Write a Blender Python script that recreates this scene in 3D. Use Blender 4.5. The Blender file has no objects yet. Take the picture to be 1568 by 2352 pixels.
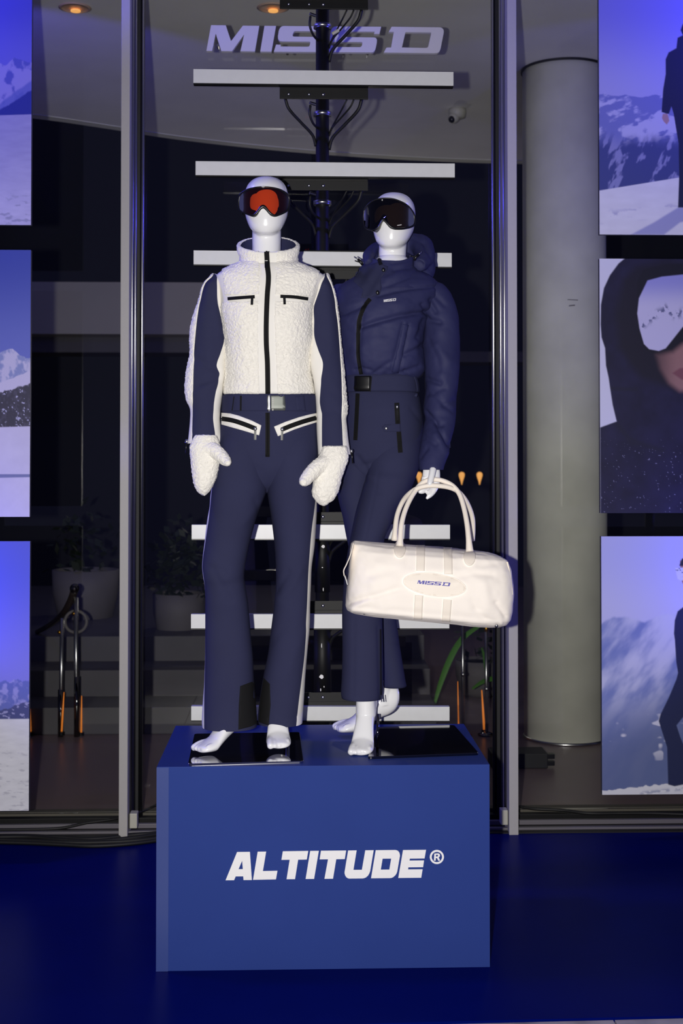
import bpy, bmesh, math, random
import numpy as np
from mathutils import Vector, Matrix
from mathutils.bvhtree import BVHTree
from mathutils.geometry import delaunay_2d_cdt

random.seed(4); np.random.seed(4)
scene = bpy.context.scene
C = scene.collection

# ------------------------------------------------------------------ camera
F = 3052.0                      # focal length in photo pixels (frame 1568 x 2352)
CAM = Vector((0.0, 0.0, 1.516))
YAW = math.atan((784 - 683) / F)
PITCH = math.radians(1.2)
PX0 = 784.0
PY0 = 1060.0 - F * math.tan(PITCH)
cam_d = bpy.data.cameras.new('camera')
cam_d.sensor_fit = 'VERTICAL'
cam_d.sensor_height = 36.0
cam_d.sensor_width = 24.0
cam_d.lens = F / 2352.0 * 36.0
cam_d.shift_y = -(1176.0 - PY0) / 2352.0
cam_d.clip_end = 200
cam_d.dof.use_dof = True
cam_d.dof.focus_distance = 4.22
cam_d.dof.aperture_fstop = 5.0
cam = bpy.data.objects.new('camera', cam_d)
C.objects.link(cam)
cam.location = CAM
cam.rotation_euler = (math.pi / 2 + PITCH, 0, -YAW)
scene.camera = cam

# ------------------------------------------------------------------ colour management, world, lights
scene.view_settings.view_transform = 'Standard'
scene.view_settings.look = 'None'
scene.view_settings.exposure = 0.0
scene.view_settings.gamma = 1.0
scene.view_settings.use_curve_mapping = False

world = bpy.data.worlds.new('night'); scene.world = world
world.use_nodes = True
world.node_tree.nodes['Background'].inputs[0].default_value = (0.40, 0.42, 1.0, 1)
world.node_tree.nodes['Background'].inputs[1].default_value = 0.100

def lamp(name, kind, loc, energy, color, size=0.1, target=None, angle=None, blend=0.5):
    d = bpy.data.lights.new(name, kind)
    d.energy = energy; d.color = color
    if kind == 'AREA':
        d.shape = 'DISK'; d.size = size
    else:
        d.shadow_soft_size = size
    if angle is not None and kind == 'SPOT':
        d.spot_size = math.radians(angle); d.spot_blend = blend
    o = bpy.data.objects.new(name, d); C.objects.link(o)
    o.location = loc
    if target is not None:
        o.rotation_euler = (Vector(target) - Vector(loc)).to_track_quat('-Z', 'Y').to_euler()
    return o

RIGHT = Vector((math.cos(YAW), -math.sin(YAW), 0))
# the camera's own flash, held to the left of the lens
lamp('camera_flash', 'SPOT', CAM + RIGHT * -0.155, 640, (1.0, 0.968, 0.92), 0.018, (0.08, 4.2, 1.18), 80, 1.0)
# added fill lamp brightening the soffit, hidden behind the navy suit
lamp('lobby_fill', 'POINT', (0.27, 10.4, 2.15), 10.5, (1.0, 0.93, 0.86), 0.12)
# blue stage wash lamps standing at both ends of the display, shining along the shopfront
BLUE = (0.085, 0.07, 1.0)
lamp('blue_wash_high', 'SPOT', (-1.85, 4.55, 3.75), 96, BLUE, 0.18, (-0.2, 5.6, 2.9), 150, 0.6)
lamp('blue_wash_low', 'SPOT', (-1.50, 4.72, 0.95), 15, BLUE, 0.06, (-0.2, 5.1, 1.6), 150, 0.6)
lamp('blue_wash_high', 'SPOT', (2.25, 4.75, 3.5), 76, BLUE, 0.18, (1.0, 5.5, 3.2), 110, 1.0)
lamp('blue_wash_low', 'SPOT', (1.98, 4.95, 1.10), 19, BLUE, 0.06, (0.7, 5.3, 1.6), 150, 0.6)
# blue uplights fixed behind the topmost posters, washing the soffit
lamp('blue_uplight', 'SPOT', (-1.62, 5.30, 2.75), 42, BLUE, 0.05, (-0.7, 6.8, 3.69), 120, 0.9)
lamp('blue_uplight', 'SPOT', (1.80, 5.44, 2.80), 12, BLUE, 0.05, (1.2, 6.6, 3.69), 110, 0.9)

# ------------------------------------------------------------------ helpers
FWD = Vector((math.sin(YAW) * math.cos(PITCH), math.cos(YAW) * math.cos(PITCH), math.sin(PITCH)))
UP = RIGHT.cross(FWD)
nR, nF, nU, nC = (np.array(v) for v in (RIGHT, FWD, UP, CAM))

def ray(px, py):
    return FWD * F + RIGHT * (px - PX0) + UP * (PY0 - py)
def at(px, py, Y):
    """world point seen at photo pixel (px,py) on the plane y = Y"""
    d = ray(px, py)
    return CAM + d * (Y / d.y)
def on_floor(px, py, z=0.0):
    d = ray(px, py)
    return CAM + d * ((z - CAM.z) / d.z)
def pix(P):
    P = np.asarray(P) - nC
    dep = P @ nF
    return PX0 + F * (P @ nR) / dep, PY0 - F * (P @ nU) / dep

def lin(r, g=None, b=None):
    if g is None: g = b = r
    def f(c):
        c = c / 255.0
        return c / 12.92 if c <= 0.04045 else ((c + 0.055) / 1.055) ** 2.4
    return (f(r), f(g), f(b), 1.0)

def material(name, color, rough=0.6, metal=0.0, spec=0.5, noise=0.0, nscale=20.0, bump=0.0, bscale=200.0,
             sheen=0.0, coat=0.0, stretch=None, emit=None, estr=0.0, bdist=0.002):
    m = bpy.data.materials.new(name); m.use_nodes = True
    nt = m.node_tree; b = nt.nodes['Principled BSDF']
    b.inputs['Base Color'].default_value = color
    b.inputs['Roughness'].default_value = rough
    b.inputs['Metallic'].default_value = metal
    b.inputs['Specular IOR Level'].default_value = spec
    if sheen: b.inputs['Sheen Weight'].default_value = sheen
    if coat:
        b.inputs['Coat Weight'].default_value = coat
        b.inputs['Coat Roughness'].default_value = 0.06
    if emit:
        b.inputs['Emission Color'].default_value = emit
        b.inputs['Emission Strength'].default_value = estr
    if noise or bump:
        tc = nt.nodes.new('ShaderNodeTexCoord')
        mp = nt.nodes.new('ShaderNodeMapping')
        nt.links.new(tc.outputs['Object'], mp.inputs[0])
        if stretch: mp.inputs['Scale'].default_value = stretch
    if noise:
        n = nt.nodes.new('ShaderNodeTexNoise'); n.inputs['Scale'].default_value = nscale
        n.inputs['Detail'].default_value = 6
        nt.links.new(mp.outputs[0], n.inputs['Vector'])
        r = nt.nodes.new('ShaderNodeMapRange')
        r.inputs['From Min'].default_value = 0.25; r.inputs['From Max'].default_value = 0.75
        r.inputs['To Min'].default_value = 1 - noise; r.inputs['To Max'].default_value = 1 + noise
        nt.links.new(n.outputs['Fac'], r.inputs['Value'])
        mx = nt.nodes.new('ShaderNodeVectorMath'); mx.operation = 'SCALE'
        mx.inputs[0].default_value = color[:3]
        nt.links.new(r.outputs[0], mx.inputs['Scale'])
        nt.links.new(mx.outputs[0], b.inputs['Base Color'])
    if bump:
        n2 = nt.nodes.new('ShaderNodeTexNoise'); n2.inputs['Scale'].default_value = bscale
        n2.inputs['Detail'].default_value = 3
        nt.links.new(mp.outputs[0], n2.inputs['Vector'])
        bp = nt.nodes.new('ShaderNodeBump'); bp.inputs['Strength'].default_value = bump
        bp.inputs['Distance'].default_value = bdist
        nt.links.new(n2.outputs['Fac'], bp.inputs['Height'])
        nt.links.new(bp.outputs[0], b.inputs['Normal'])
    return m

M = {}
M['stage'] = material('blue_stage_vinyl', lin(0, 12, 92), 0.36, spec=0.02, noise=0.06, nscale=6)
M['plinth'] = material('blue_plinth_paint', lin(43, 62, 130), 0.46, spec=0.05, noise=0.03, nscale=5)
M['plinth_top'] = M['plinth']
M['white_vinyl'] = material('white_vinyl', lin(235, 234, 236), 0.5)
M['mannequin'] = material('white_lacquer', lin(240, 240, 241), 0.22, spec=0.5, coat=0.25)
M['fleece'] = material('cream_fleece', lin(252, 248, 238), 0.95, spec=0.1, noise=0.06, nscale=120, bump=0.8, bscale=420, sheen=0.3, bdist=0.003)
M['white_cloth'] = material('white_softshell', lin(240, 237, 230), 0.85, spec=0.15, bump=0.06, bscale=500)
M['navy'] = material('navy_softshell', lin(46, 48, 76), 0.85, spec=0.15, noise=0.05, nscale=9, bump=0.12, bscale=900)
M['puffer'] = material('navy_puffer_shell', lin(44, 46, 84), 0.66, spec=0.22, noise=0.05, nscale=9, bump=0.2, bscale=60, bdist=0.004)
M['black_cloth'] = material('black_reinforcement', lin(22, 22, 24), 0.85, spec=0.2)
M['black'] = material('black_plastic', lin(13, 13, 14), 0.32)
M['black_matte'] = material('black_powder_coat', lin(16, 16, 18), 0.5, spec=0.25, noise=0.15, nscale=14)
M['rubber'] = material('black_rubber', lin(10, 10, 12), 0.6)
M['zip'] = material('black_zip', lin(17, 17, 19), 0.7, spec=0.15)
M['pewter'] = material('pewter_buckle', lin(120, 124, 118), 0.5, metal=0.6)
M['rail'] = material('dark_anodised_rail', lin(104, 100, 108), 0.45)
M['sill'] = material('dark_sill', lin(84, 80, 72), 0.6)
M['steel'] = material('brushed_steel', lin(190, 190, 190), 0.28, metal=1.0)
M['chrome'] = material('mirror_chrome', lin(205, 205, 208), 0.035, metal=1.0)
M['dark_chrome'] = material('dark_mirror_plate', lin(120, 118, 116), 0.05, metal=1.0)
M['alu'] = material('anodised_aluminium', lin(178, 175, 172), 0.5, metal=0.0, spec=0.5, noise=0.02, nscale=60)
M['alu_bead'] = material('satin_aluminium_bead', lin(170, 170, 172), 0.30, metal=1.0)
M['slat'] = material('pale_grey_slat', lin(212, 213, 213), 0.35, spec=0.5, noise=0.03, nscale=30)
M['gasket'] = material('black_gasket', lin(14, 14, 15), 0.6)
M['bag'] = material('cream_canvas', lin(254, 246, 236), 0.8, spec=0.2, bump=0.15, bscale=700, noise=0.02, nscale=14)
M['bag_leather'] = material('cream_leather', lin(246, 236, 222), 0.5, spec=0.35, bump=0.08, bscale=300)
M['bag_print'] = material('blue_logo_print', lin(92, 88, 170), 0.6)
M['letter'] = material('white_sign_face', lin(204, 202, 204), 0.5)
M['concrete'] = material('pale_concrete', lin(222, 222, 208), 0.8, noise=0.10, nscale=5, bump=0.1, bscale=40)
M['soffit'] = material('grey_plaster', lin(244, 242, 240), 0.9, noise=0.05, nscale=3)
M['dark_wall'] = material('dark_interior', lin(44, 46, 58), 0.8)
M['fascia'] = material('grey_fascia', lin(170, 165, 160), 0.85, noise=0.05, nscale=2)
M['int_floor'] = material('brown_stone_floor', lin(130, 112, 114), 0.32, spec=0.4, noise=0.06, nscale=4)
M['step'] = material('grey_stone_step', lin(80, 77, 82), 0.6, noise=0.12, nscale=5)
M['marble'] = material('veined_marble', lin(170, 160, 162), 0.3, noise=0.5, nscale=7)
M['pot'] = material('grey_planter', lin(104, 100, 102), 0.7, noise=0.06, nscale=6)
M['leaf'] = material('green_leaf', lin(86, 140, 60), 0.5)
M['leaf_dark'] = material('dark_leaf', lin(30, 40, 30), 0.6)
M['wood'] = material('dark_wood', lin(46, 38, 36), 0.35)
M['brass'] = material('brass', lin(190, 140, 50), 0.3, metal=1.0)
M['beige'] = material('beige_plastic', lin(186, 184, 170), 0.5)
M['warm_lamp'] = material('warm_lamp', lin(255, 200, 120), 0.5, emit=lin(255, 180, 95), estr=0.8)
M['amber_strip'] = material('amber_strip', lin(255, 150, 60), 0.5, emit=lin(255, 140, 50), estr=0.35)
M['lamp_ring'] = material('pale_lamp_reflector', lin(200, 170, 150), 0.5)
M['board_edge'] = material('poster_board_edge', lin(70, 70, 76), 0.5)
M['red_led'] = material('red_led', lin(255, 40, 30), 0.5, emit=lin(255, 40, 30), estr=1.0)

def glass_material():
    m = bpy.data.materials.new('shopfront_glass'); m.use_nodes = True
    nt = m.node_tree; nt.nodes.clear()
    out = nt.nodes.new('ShaderNodeOutputMaterial')
    mix = nt.nodes.new('ShaderNodeMixShader')
    tr = nt.nodes.new('ShaderNodeBsdfTransparent'); tr.inputs[0].default_value = (0.985, 0.99, 0.987, 1)
    gl = nt.nodes.new('ShaderNodeBsdfGlossy'); gl.inputs['Roughness'].default_value = 0.0
    fr = nt.nodes.new('ShaderNodeFresnel'); fr.inputs[0].default_value = 1.45
    nt.links.new(fr.outputs[0], mix.inputs[0]); nt.links.new(tr.outputs[0], mix.inputs[1])
    nt.links.new(gl.outputs[0], mix.inputs[2]); nt.links.new(mix.outputs[0], out.inputs[0])
    return m
M['glass'] = glass_material()
def lens_material(name, tint, refl, rough=0.03):
    m = bpy.data.materials.new(name); m.use_nodes = True
    nt = m.node_tree; nt.nodes.clear()
    out = nt.nodes.new('ShaderNodeOutputMaterial')
    mix = nt.nodes.new('ShaderNodeMixShader')
    tr = nt.nodes.new('ShaderNodeBsdfTransparent'); tr.inputs[0].default_value = tint
    gl = nt.nodes.new('ShaderNodeBsdfGlossy'); gl.inputs['Roughness'].default_value = rough
    gl.inputs[0].default_value = refl
    fr = nt.nodes.new('ShaderNodeFresnel'); fr.inputs[0].default_value = 1.6
    nt.links.new(fr.outputs[0], mix.inputs[0]); nt.links.new(tr.outputs[0], mix.inputs[1])
    nt.links.new(gl.outputs[0], mix.inputs[2]); nt.links.new(mix.outputs[0], out.inputs[0])
    return m
M['lens_orange'] = lens_material('orange_lens', (0.74, 0.215, 0.09, 1), (0.9, 0.9, 1, 1))
M['lens_brown'] = lens_material('smoked_brown_lens', (0.11, 0.08, 0.055, 1), (1, 1, 1, 1))
def print_material():
    m = bpy.data.materials.new('photo_print'); m.use_nodes = True
    nt = m.node_tree; b = nt.nodes['Principled BSDF']
    a = nt.nodes.new('ShaderNodeVertexColor'); a.layer_name = 'print'
    nt.links.new(a.outputs[0], b.inputs['Base Color'])
    b.inputs['Roughness'].default_value = 0.55
    b.inputs['Specular IOR Level'].default_value = 0.3
    return m
M['print'] = print_material()

# ---- objects
def link(name, mesh, mat=None, parent=None, smooth=False):
    o = bpy.data.objects.new(name, mesh); C.objects.link(o)
    if mat is not None and not mesh.materials:
        mesh.materials.append(M[mat] if isinstance(mat, str) else mat)
    if parent is not None: o.parent = parent
    if smooth:
        mesh.polygons.foreach_set('use_smooth', [True] * len(mesh.polygons))
    return o
def obj(name, vf, mat, parent=None, smooth=False):
    v, f = vf
    me = bpy.data.meshes.new(name)
    me.from_pydata([tuple(map(float, p)) for p in v], [], [tuple(map(int, q)) for q in f])
    me.update()
    return link(name, me, mat, parent, smooth)
def tag(o, label, cat=None, group=None, kind=None):
    if label: o['label'] = label
    if cat: o['category'] = cat
    if group: o['group'] = group
    if kind: o['kind'] = kind
    return o
def thing(name, label, cat, loc=(0, 0, 0), group=None, kind=None):
    o = bpy.data.objects.new(name, None); C.objects.link(o)
    o.empty_display_size = 0.1
    THING_LOC[o.name] = Vector(loc)
    return tag(o, label, cat, group, kind)
THING_LOC = {}
def settle():
    """move every Empty to its thing's base, its parts staying where they are"""
    for n, loc in THING_LOC.items():
        o = bpy.data.objects[n]
        for ch in o.children:
            ch.location = Vector(ch.location) - loc
        o.location = loc

def join(*vfs):
    V, Fc = [], []
    for v, f in vfs:
        k = len(V); V += [tuple(p) for p in v]; Fc += [tuple(i + k for i in q) for q in f]
    return V, Fc
def box(x0, x1, y0, y1, z0, z1, bev=0.0):
    if bev <= 0:
        v = [(x, y, z) for z in (z0, z1) for y in (y0, y1) for x in (x0, x1)]
        return v, [(0, 2, 3, 1), (4, 5, 7, 6), (0, 1, 5, 4), (2, 6, 7, 3), (0, 4, 6, 2), (1, 3, 7, 5)]
    bm = bmesh.new(); bmesh.ops.create_cube(bm, size=1)
    for q in bm.verts:
        q.co = Vector(((x0 + x1) / 2 + q.co.x * (x1 - x0), (y0 + y1) / 2 + q.co.y * (y1 - y0), (z0 + z1) / 2 + q.co.z * (z1 - z0)))
    bmesh.ops.bevel(bm, geom=bm.edges[:], offset=bev, segments=2, affect='EDGES', profile=0.6)
    return take(bm)
def take(bm):
    bm.verts.index_update()
    r = [tuple(q.co) for q in bm.verts], [tuple(q.index for q in f.verts) for f in bm.faces]
    bm.free(); return r
def hexa(a, b, depth, h):
    """bar: a,b = left/right mid points of the front face, h height, depth in +y"""
    v = []
    for dy in (0, depth):
        for p in (a, b):
            for s in (-1, 1):
                v.append((p.x, p.y + dy, p.z + s * h / 2))
    return v, [(0, 2, 3, 1), (4, 5, 7, 6), (0, 1, 5, 4), (2, 6, 7, 3), (1, 3, 7, 5), (0, 4, 6, 2)]
def cr(P, n):
    """catmull-rom resample of a list of tuples to n rows (uniform in chord index)"""
    P = np.asarray(P, float)
    k = len(P)
    d = np.r_[0, np.cumsum(np.maximum(1e-6, np.linalg.norm(np.diff(P[:, :3], axis=0), axis=1)))]
    t = np.linspace(0, d[-1], n)
    m = np.zeros_like(P)
    m[1:-1] = (P[2:] - P[:-2]) / (d[2:] - d[:-2])[:, None]
    m[0] = (P[1] - P[0]) / (d[1] - d[0]); m[-1] = (P[-1] - P[-2]) / (d[-1] - d[-2])
    i = np.clip(np.searchsorted(d, t, side='right') - 1, 0, k - 2)
    h = (d[i + 1] - d[i])[:, None]; s = ((t - d[i])[:, None]) / h
    return ((2 * s**3 - 3 * s**2 + 1) * P[i] + (s**3 - 2 * s**2 + s) * h * m[i]
            + (-2 * s**3 + 3 * s**2) * P[i + 1] + (s**3 - s**2) * h * m[i + 1])
def tube(path, rad, seg=10, n=None, caps=True, flat=1.0):
    """tube along points with radius (number or list)"""
    P = np.asarray([tuple(p) for p in path], float)
    r = np.full(len(P), rad, float) if np.isscalar(rad) else np.asarray(rad, float)
    A = np.c_[P, r]
    if n: A = cr(A, n)
    P, r = A[:, :3], np.maximum(A[:, 3], 1e-4)
    T = np.gradient(P, axis=0); T /= np.linalg.norm(T, axis=1)[:, None] + 1e-9
    up = np.array((0, 1, 0.0)) if abs(T[:, 1]).max() < 0.93 else np.array((0.3, 0.2, 1.0))
    v = []
    for p, t, q in zip(P, T, r):
        s = np.cross(t, up); s /= np.linalg.norm(s) + 1e-9
        w = np.cross(s, t)
        for k in range(seg):
            a = 2 * math.pi * k / seg
            v.append(p + s * math.cos(a) * q + w * math.sin(a) * q * flat)
    f = [(i * seg + k, i * seg + (k + 1) % seg, (i + 1) * seg + (k + 1) % seg, (i + 1) * seg + k)
         for i in range(len(P) - 1) for k in range(seg)]
    if caps:
        f.append(tuple(range(seg))[::-1]); f.append(tuple((len(P) - 1) * seg + k for k in range(seg)))
    return v, f
def lathe(c, prof, seg=32):
    v, f = [], []
    for r, z in prof:
        for k in range(seg):
            a = 2 * math.pi * k / seg
            v.append((c[0] + r * math.cos(a), c[1] + r * math.sin(a), c[2] + z))
    for i in range(len(prof) - 1):
        for k in range(seg):
            f.append((i * seg + k, i * seg + (k + 1) % seg, (i + 1) * seg + (k + 1) % seg, (i + 1) * seg + k))
    f.append(tuple(range(seg))[::-1]); f.append(tuple((len(prof) - 1) * seg + k for k in range(seg)))
    return v, f
def ball(c, rx, ry, rz, seg=20, rings=12):
    prof = [(0.001, -1)] + [(math.sin(math.pi * i / rings), -math.cos(math.pi * i / rings)) for i in range(1, rings)] + [(0.001, 1)]
    v, f = lathe((0, 0, 0), prof, seg)
    return [(c[0] + p[0] * rx, c[1] + p[1] * ry, c[2] + p[2] * rz) for p in v], f

# ---- numpy noise
def _h(ix, iy, iz, s):
    n = (ix * 374761393 + iy * 668265263 + iz * 2147483647 + s * 974634777) & 0xFFFFFFFF
    n = ((n ^ (n >> 13)) * 1274126177) & 0xFFFFFFFF
    return ((n ^ (n >> 16)) & 0xFFFF) / 65535.0
def vnoise(x, y, z=0.0, s=0):
    x, y, z = np.broadcast_arrays(np.asarray(x, float), np.asarray(y, float), np.asarray(z, float))
    ix, iy, iz = (np.floor(q).astype(np.int64) for q in (x, y, z))
    fx, fy, fz = x - ix, y - iy, z - iz
    fx, fy, fz = (q * q * (3 - 2 * q) for q in (fx, fy, fz))
    r = 0
    for dx in (0, 1):
        for dy in (0, 1):
            for dz in (0, 1):
                w = (fx if dx else 1 - fx) * (fy if dy else 1 - fy) * (fz if dz else 1 - fz)
                r = r + w * _h(ix + dx, iy + dy, iz + dz, s)
    return r * 2 - 1
def fbm(x, y, z=0.0, o=4, s=0):
    r, a, t = 0, 1.0, 0
    for k in range(o):
        r = r + a * vnoise(np.asarray(x) * 2**k, np.asarray(y) * 2**k, np.asarray(z) * 2**k, s + k); t += a; a *= 0.5
    return r / t

# ---- garment lofts: rows of (photo y, x_left, x_right, depth, half thickness)
def rows_to_rings(rows, n, ex=2.3):
    A = []
    for r in rows:
        y, xl, xr, Y, b = r[:5]
        l, q = at(xl, y, Y), at(xr, y, Y)
        A.append(((l.x + q.x) / 2, Y, (l.z + q.z) / 2, (q.x - l.x) / 2, b))
    # parametrise by height so that rows stay where they were traced
    return cr(A, n)
def ring_points(ring, th, ex):
    cx, cy, cz, a, b = ring
    c, s = np.cos(th), np.sin(th)
    return np.stack([cx + a * np.sign(c) * np.abs(c) ** (2 / ex), cy + b * np.sign(s) * np.abs(s) ** (2 / ex), np.full_like(th, cz)], 1)
def grid_normals(G, closed=True):
    if closed:
        du = np.roll(G, -1, 1) - np.roll(G, 1, 1)
    else:
        du = np.gradient(G, axis=1)
    dv = np.gradient(G, axis=0)
    n = np.cross(du, dv)
    return n / (np.linalg.norm(n, axis=2, keepdims=True) + 1e-12)
def loft(rows, n, seg, ex=2.3, disp=None):
    R = rows_to_rings(rows, n)
    th = np.linspace(0.5 * math.pi, 2.5 * math.pi, seg, endpoint=False)
    G = np.stack([ring_points(r, th, ex) for r in R])
    if disp is not None:
        N = grid_normals(G)
        # rows run downwards and th runs counter-clockwise: make the normal point outwards
        ctr = R[:, None, :3]
        sgn = np.sign(np.sum((G - ctr) * N, axis=2, keepdims=True)); sgn[sgn == 0] = 1
        N = N * np.where(np.mean(sgn) < 0, -1, 1)
        G = G + N * disp(G, N)[..., None]
    return G
def grid_vf(G, closed=True, caps=True):
    m, s = G.shape[:2]
    v = [tuple(p) for p in G.reshape(-1, 3)]
    f = []
    for i in range(m - 1):
        for k in range(s if closed else s - 1):
            j = (k + 1) % s
            f.append((i * s + k, (i + 1) * s + k, (i + 1) * s + j, i * s + j))
    if closed and caps:
        f.append(tuple(range(s))); f.append(tuple((m - 1) * s + k for k in range(s))[::-1])
    return v, f
def seg_dist(px, py, x0, y0, x1, y1):
    dx, dy = x1 - x0, y1 - y0
    t = np.clip(((px - x0) * dx + (py - y0) * dy) / (dx * dx + dy * dy + 1e-9), 0, 1)
    return np.hypot(px - x0 - t * dx, py - y0 - t * dy)
def creases(px, py, lines):
    """lines: (pts, amplitude m, radius px) -> displacement"""
    d = np.zeros_like(px)
    for pts, amp, rad in lines:
        q = np.full_like(px, 1e9)
        for a, b in zip(pts[:-1], pts[1:]):
            q = np.minimum(q, seg_dist(px, py, *a, *b))
        d += amp * np.exp(-(q / rad) ** 2)
    return d
def cloth_disp(amp=0.0025, f=(9, 9, 4), s=0, lines=()):
    def fn(G, N):
        d = amp * fbm(G[..., 0] * f[0] + 7, G[..., 1] * f[1] + 3, G[..., 2] * f[2], 3, s)
        if lines:
            px, py = pix(G)
            front = np.clip(-N[..., 1] * 3, 0, 1)
            d = d + creases(px, py, lines) * front
        return d
    return fn

def bvh_of(*vfs):
    v, f = join(*vfs)
    return BVHTree.FromPolygons([Vector(p) for p in v], f)
def bvh_objs(*os):
    V, Fc = [], []
    for o in os:
        k = len(V); V += [q.co.copy() for q in o.data.vertices]; Fc += [tuple(i + k for i in p.vertices) for p in o.data.polygons]
    return BVHTree.FromPolygons(V, Fc)
def hit(bvh, px, py, h=0.0, default=None):
    d = ray(px, py).normalized()
    loc, nor, i, t = bvh.ray_cast(CAM, d)
    if loc is None:
        loc, nor, i, t = bvh.find_nearest(CAM + d * (default or 4.3))
        q = CAM + d * (loc - CAM).length
        return q - d * h
    if nor.dot(d) > 0: nor = -nor
    w = (nor - d * 0.6).normalized()
    return loc + w * h
def ribbon(bvh, pts, width, h=0.0015, n=40, cols=4, wave=0.0):
    """cloth tape laid on a surface: pts in photo pixels, width in pixels (number or list)"""
    P = np.asarray(pts, float)
    w = np.full(len(P), width, float) if np.isscalar(width) else np.asarray(width, float)
    A = np.c_[P, np.zeros(len(P)), w]
    A = cr(A, n) if len(P) > 2 else np.stack([A[0] + (A[1] - A[0]) * t for t in np.linspace(0, 1, n)])
    T = np.gradient(A[:, :2], axis=0); T /= np.linalg.norm(T, axis=1)[:, None] + 1e-9
    Nn = np.c_[-T[:, 1], T[:, 0]]
    v, f = [], []
    for i in range(n):
        for k in range(cols + 1):
            e = (k / cols - 0.5) * A[i, 3]
            edge = k in (0, cols)
            hh = h + (wave if (i % 2 == 0) else 0)
            v.append(hit(bvh, A[i, 0] + Nn[i, 0] * e, A[i, 1] + Nn[i, 1] * e, hh))
    top = len(v)
    v += [hit(bvh, *_p) for _p in []]
    s = cols + 1
    for i in range(n - 1):
        for k in range(cols):
            f.append((i * s + k, i * s + k + 1, (i + 1) * s + k + 1, (i + 1) * s + k))
    # skirt down to the cloth
    loop = [k for k in range(s)] + [i * s + cols for i in range(1, n)] + [(n - 1) * s + k for k in range(cols - 1, -1, -1)] + [i * s for i in range(n - 2, 0, -1)]
    base = len(v)
    for q in loop:
        d = (Vector(v[q]) - CAM).normalized()
        v.append(Vector(v[q]) + d * (h + 0.002))
    L = len(loop)
    for k in range(L):
        f.append((loop[k], base + k, base + (k + 1) % L, loop[(k + 1) % L]))
    return v, f
def densify(loop, step):
    out = []
    for a, b in zip(loop, loop[1:] + loop[:1]):
        n = max(1, int(math.hypot(b[0] - a[0], b[1] - a[1]) / step))
        out += [(a[0] + (b[0] - a[0]) * i / n, a[1] + (b[1] - a[1]) * i / n) for i in range(n)]
    return out
def inside(p, loop):
    c = False
    for (x0, y0), (x1, y1) in zip(loop, loop[1:] + loop[:1]):
        if (y0 > p[1]) != (y1 > p[1]) and p[0] < (x1 - x0) * (p[1] - y0) / (y1 - y0) + x0: c = not c
    return c
def patch(bvh, loop, h=0.0015, step=6.0, fn=None):
    """flat-cut piece (photo-pixel outline) laid on a surface"""
    L = densify([tuple(map(float, p)) for p in loop], step)
    xs = [p[0] for p in L]; ys = [p[1] for p in L]
    pts = list(L)
    x = min(xs) + step / 2
    while x < max(xs):
        y = min(ys) + step / 2
        while y < max(ys):
            if inside((x, y), L) and min((x - a) ** 2 + (y - b) ** 2 for a, b in L) > (step * 0.45) ** 2: pts.append((x, y))
            y += step
        x += step
    n = len(L)
    v2, e2, f2, *_ = delaunay_2d_cdt([Vector(p) for p in pts], [(i, (i + 1) % n) for i in range(n)], [list(range(n))], 1, 1e-5)
    v = [hit(bvh, p[0], p[1], h if fn is None else fn(p[0], p[1])) for p in v2]
    f = [tuple(q) for q in f2]
    # skirt
    cnt = {}
    for q in f:
        for a, b in zip(q, q[1:] + q[:1]): cnt[(a, b)] = 1
    bd = [(a, b) for (a, b) in cnt if (b, a) not in cnt]
    m = {}
    for a, b in bd:
        for q in (a, b):
            if q not in m:
                m[q] = len(v); d = (Vector(v[q]) - CAM).normalized(); v.append(Vector(v[q]) + d * (h + 0.003))
        f.append((b, a, m[a], m[b]))
    return v, f

def evaluated(o):
    dg = bpy.context.evaluated_depsgraph_get()
    me = bpy.data.meshes.new_from_object(o.evaluated_get(dg), depsgraph=dg)
    return me
def fused(name, vfs, mat, parent=None, voxel=0.004, smooth=6, factor=0.5):
    """union of overlapping closed shapes as one continuous smooth surface"""
    v, f = join(*vfs)
    me = bpy.data.meshes.new(name + '_src'); me.from_pydata([tuple(map(float, p)) for p in v], [], f); me.update()
    bm = bmesh.new(); bm.from_mesh(me); bmesh.ops.recalc_face_normals(bm, faces=bm.faces[:]); bm.to_mesh(me); bm.free()
    o = bpy.data.objects.new(name + '_src', me); C.objects.link(o)
    r = o.modifiers.new('r', 'REMESH'); r.mode = 'VOXEL'; r.voxel_size = voxel
    if smooth:
        s = o.modifiers.new('s', 'SMOOTH'); s.factor = factor; s.iterations = smooth
    me2 = evaluated(o)
    bpy.data.objects.remove(o); bpy.data.meshes.remove(me)
    me2.name = name
    me2.materials.clear()
    return link(name, me2, mat, parent, True)
def displace(o, fn):
    """move vertices along their normals: fn(positions, normals)"""
    me = o.data; n = len(me.vertices)
    P = np.empty(n * 3); me.vertices.foreach_get('co', P); P = P.reshape(-1, 3)
    N = np.array([q.vector for q in me.vertex_normals])
    P = P + N * fn(P, N)[:, None]
    me.vertices.foreach_set('co', P.ravel()); me.update()

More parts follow.
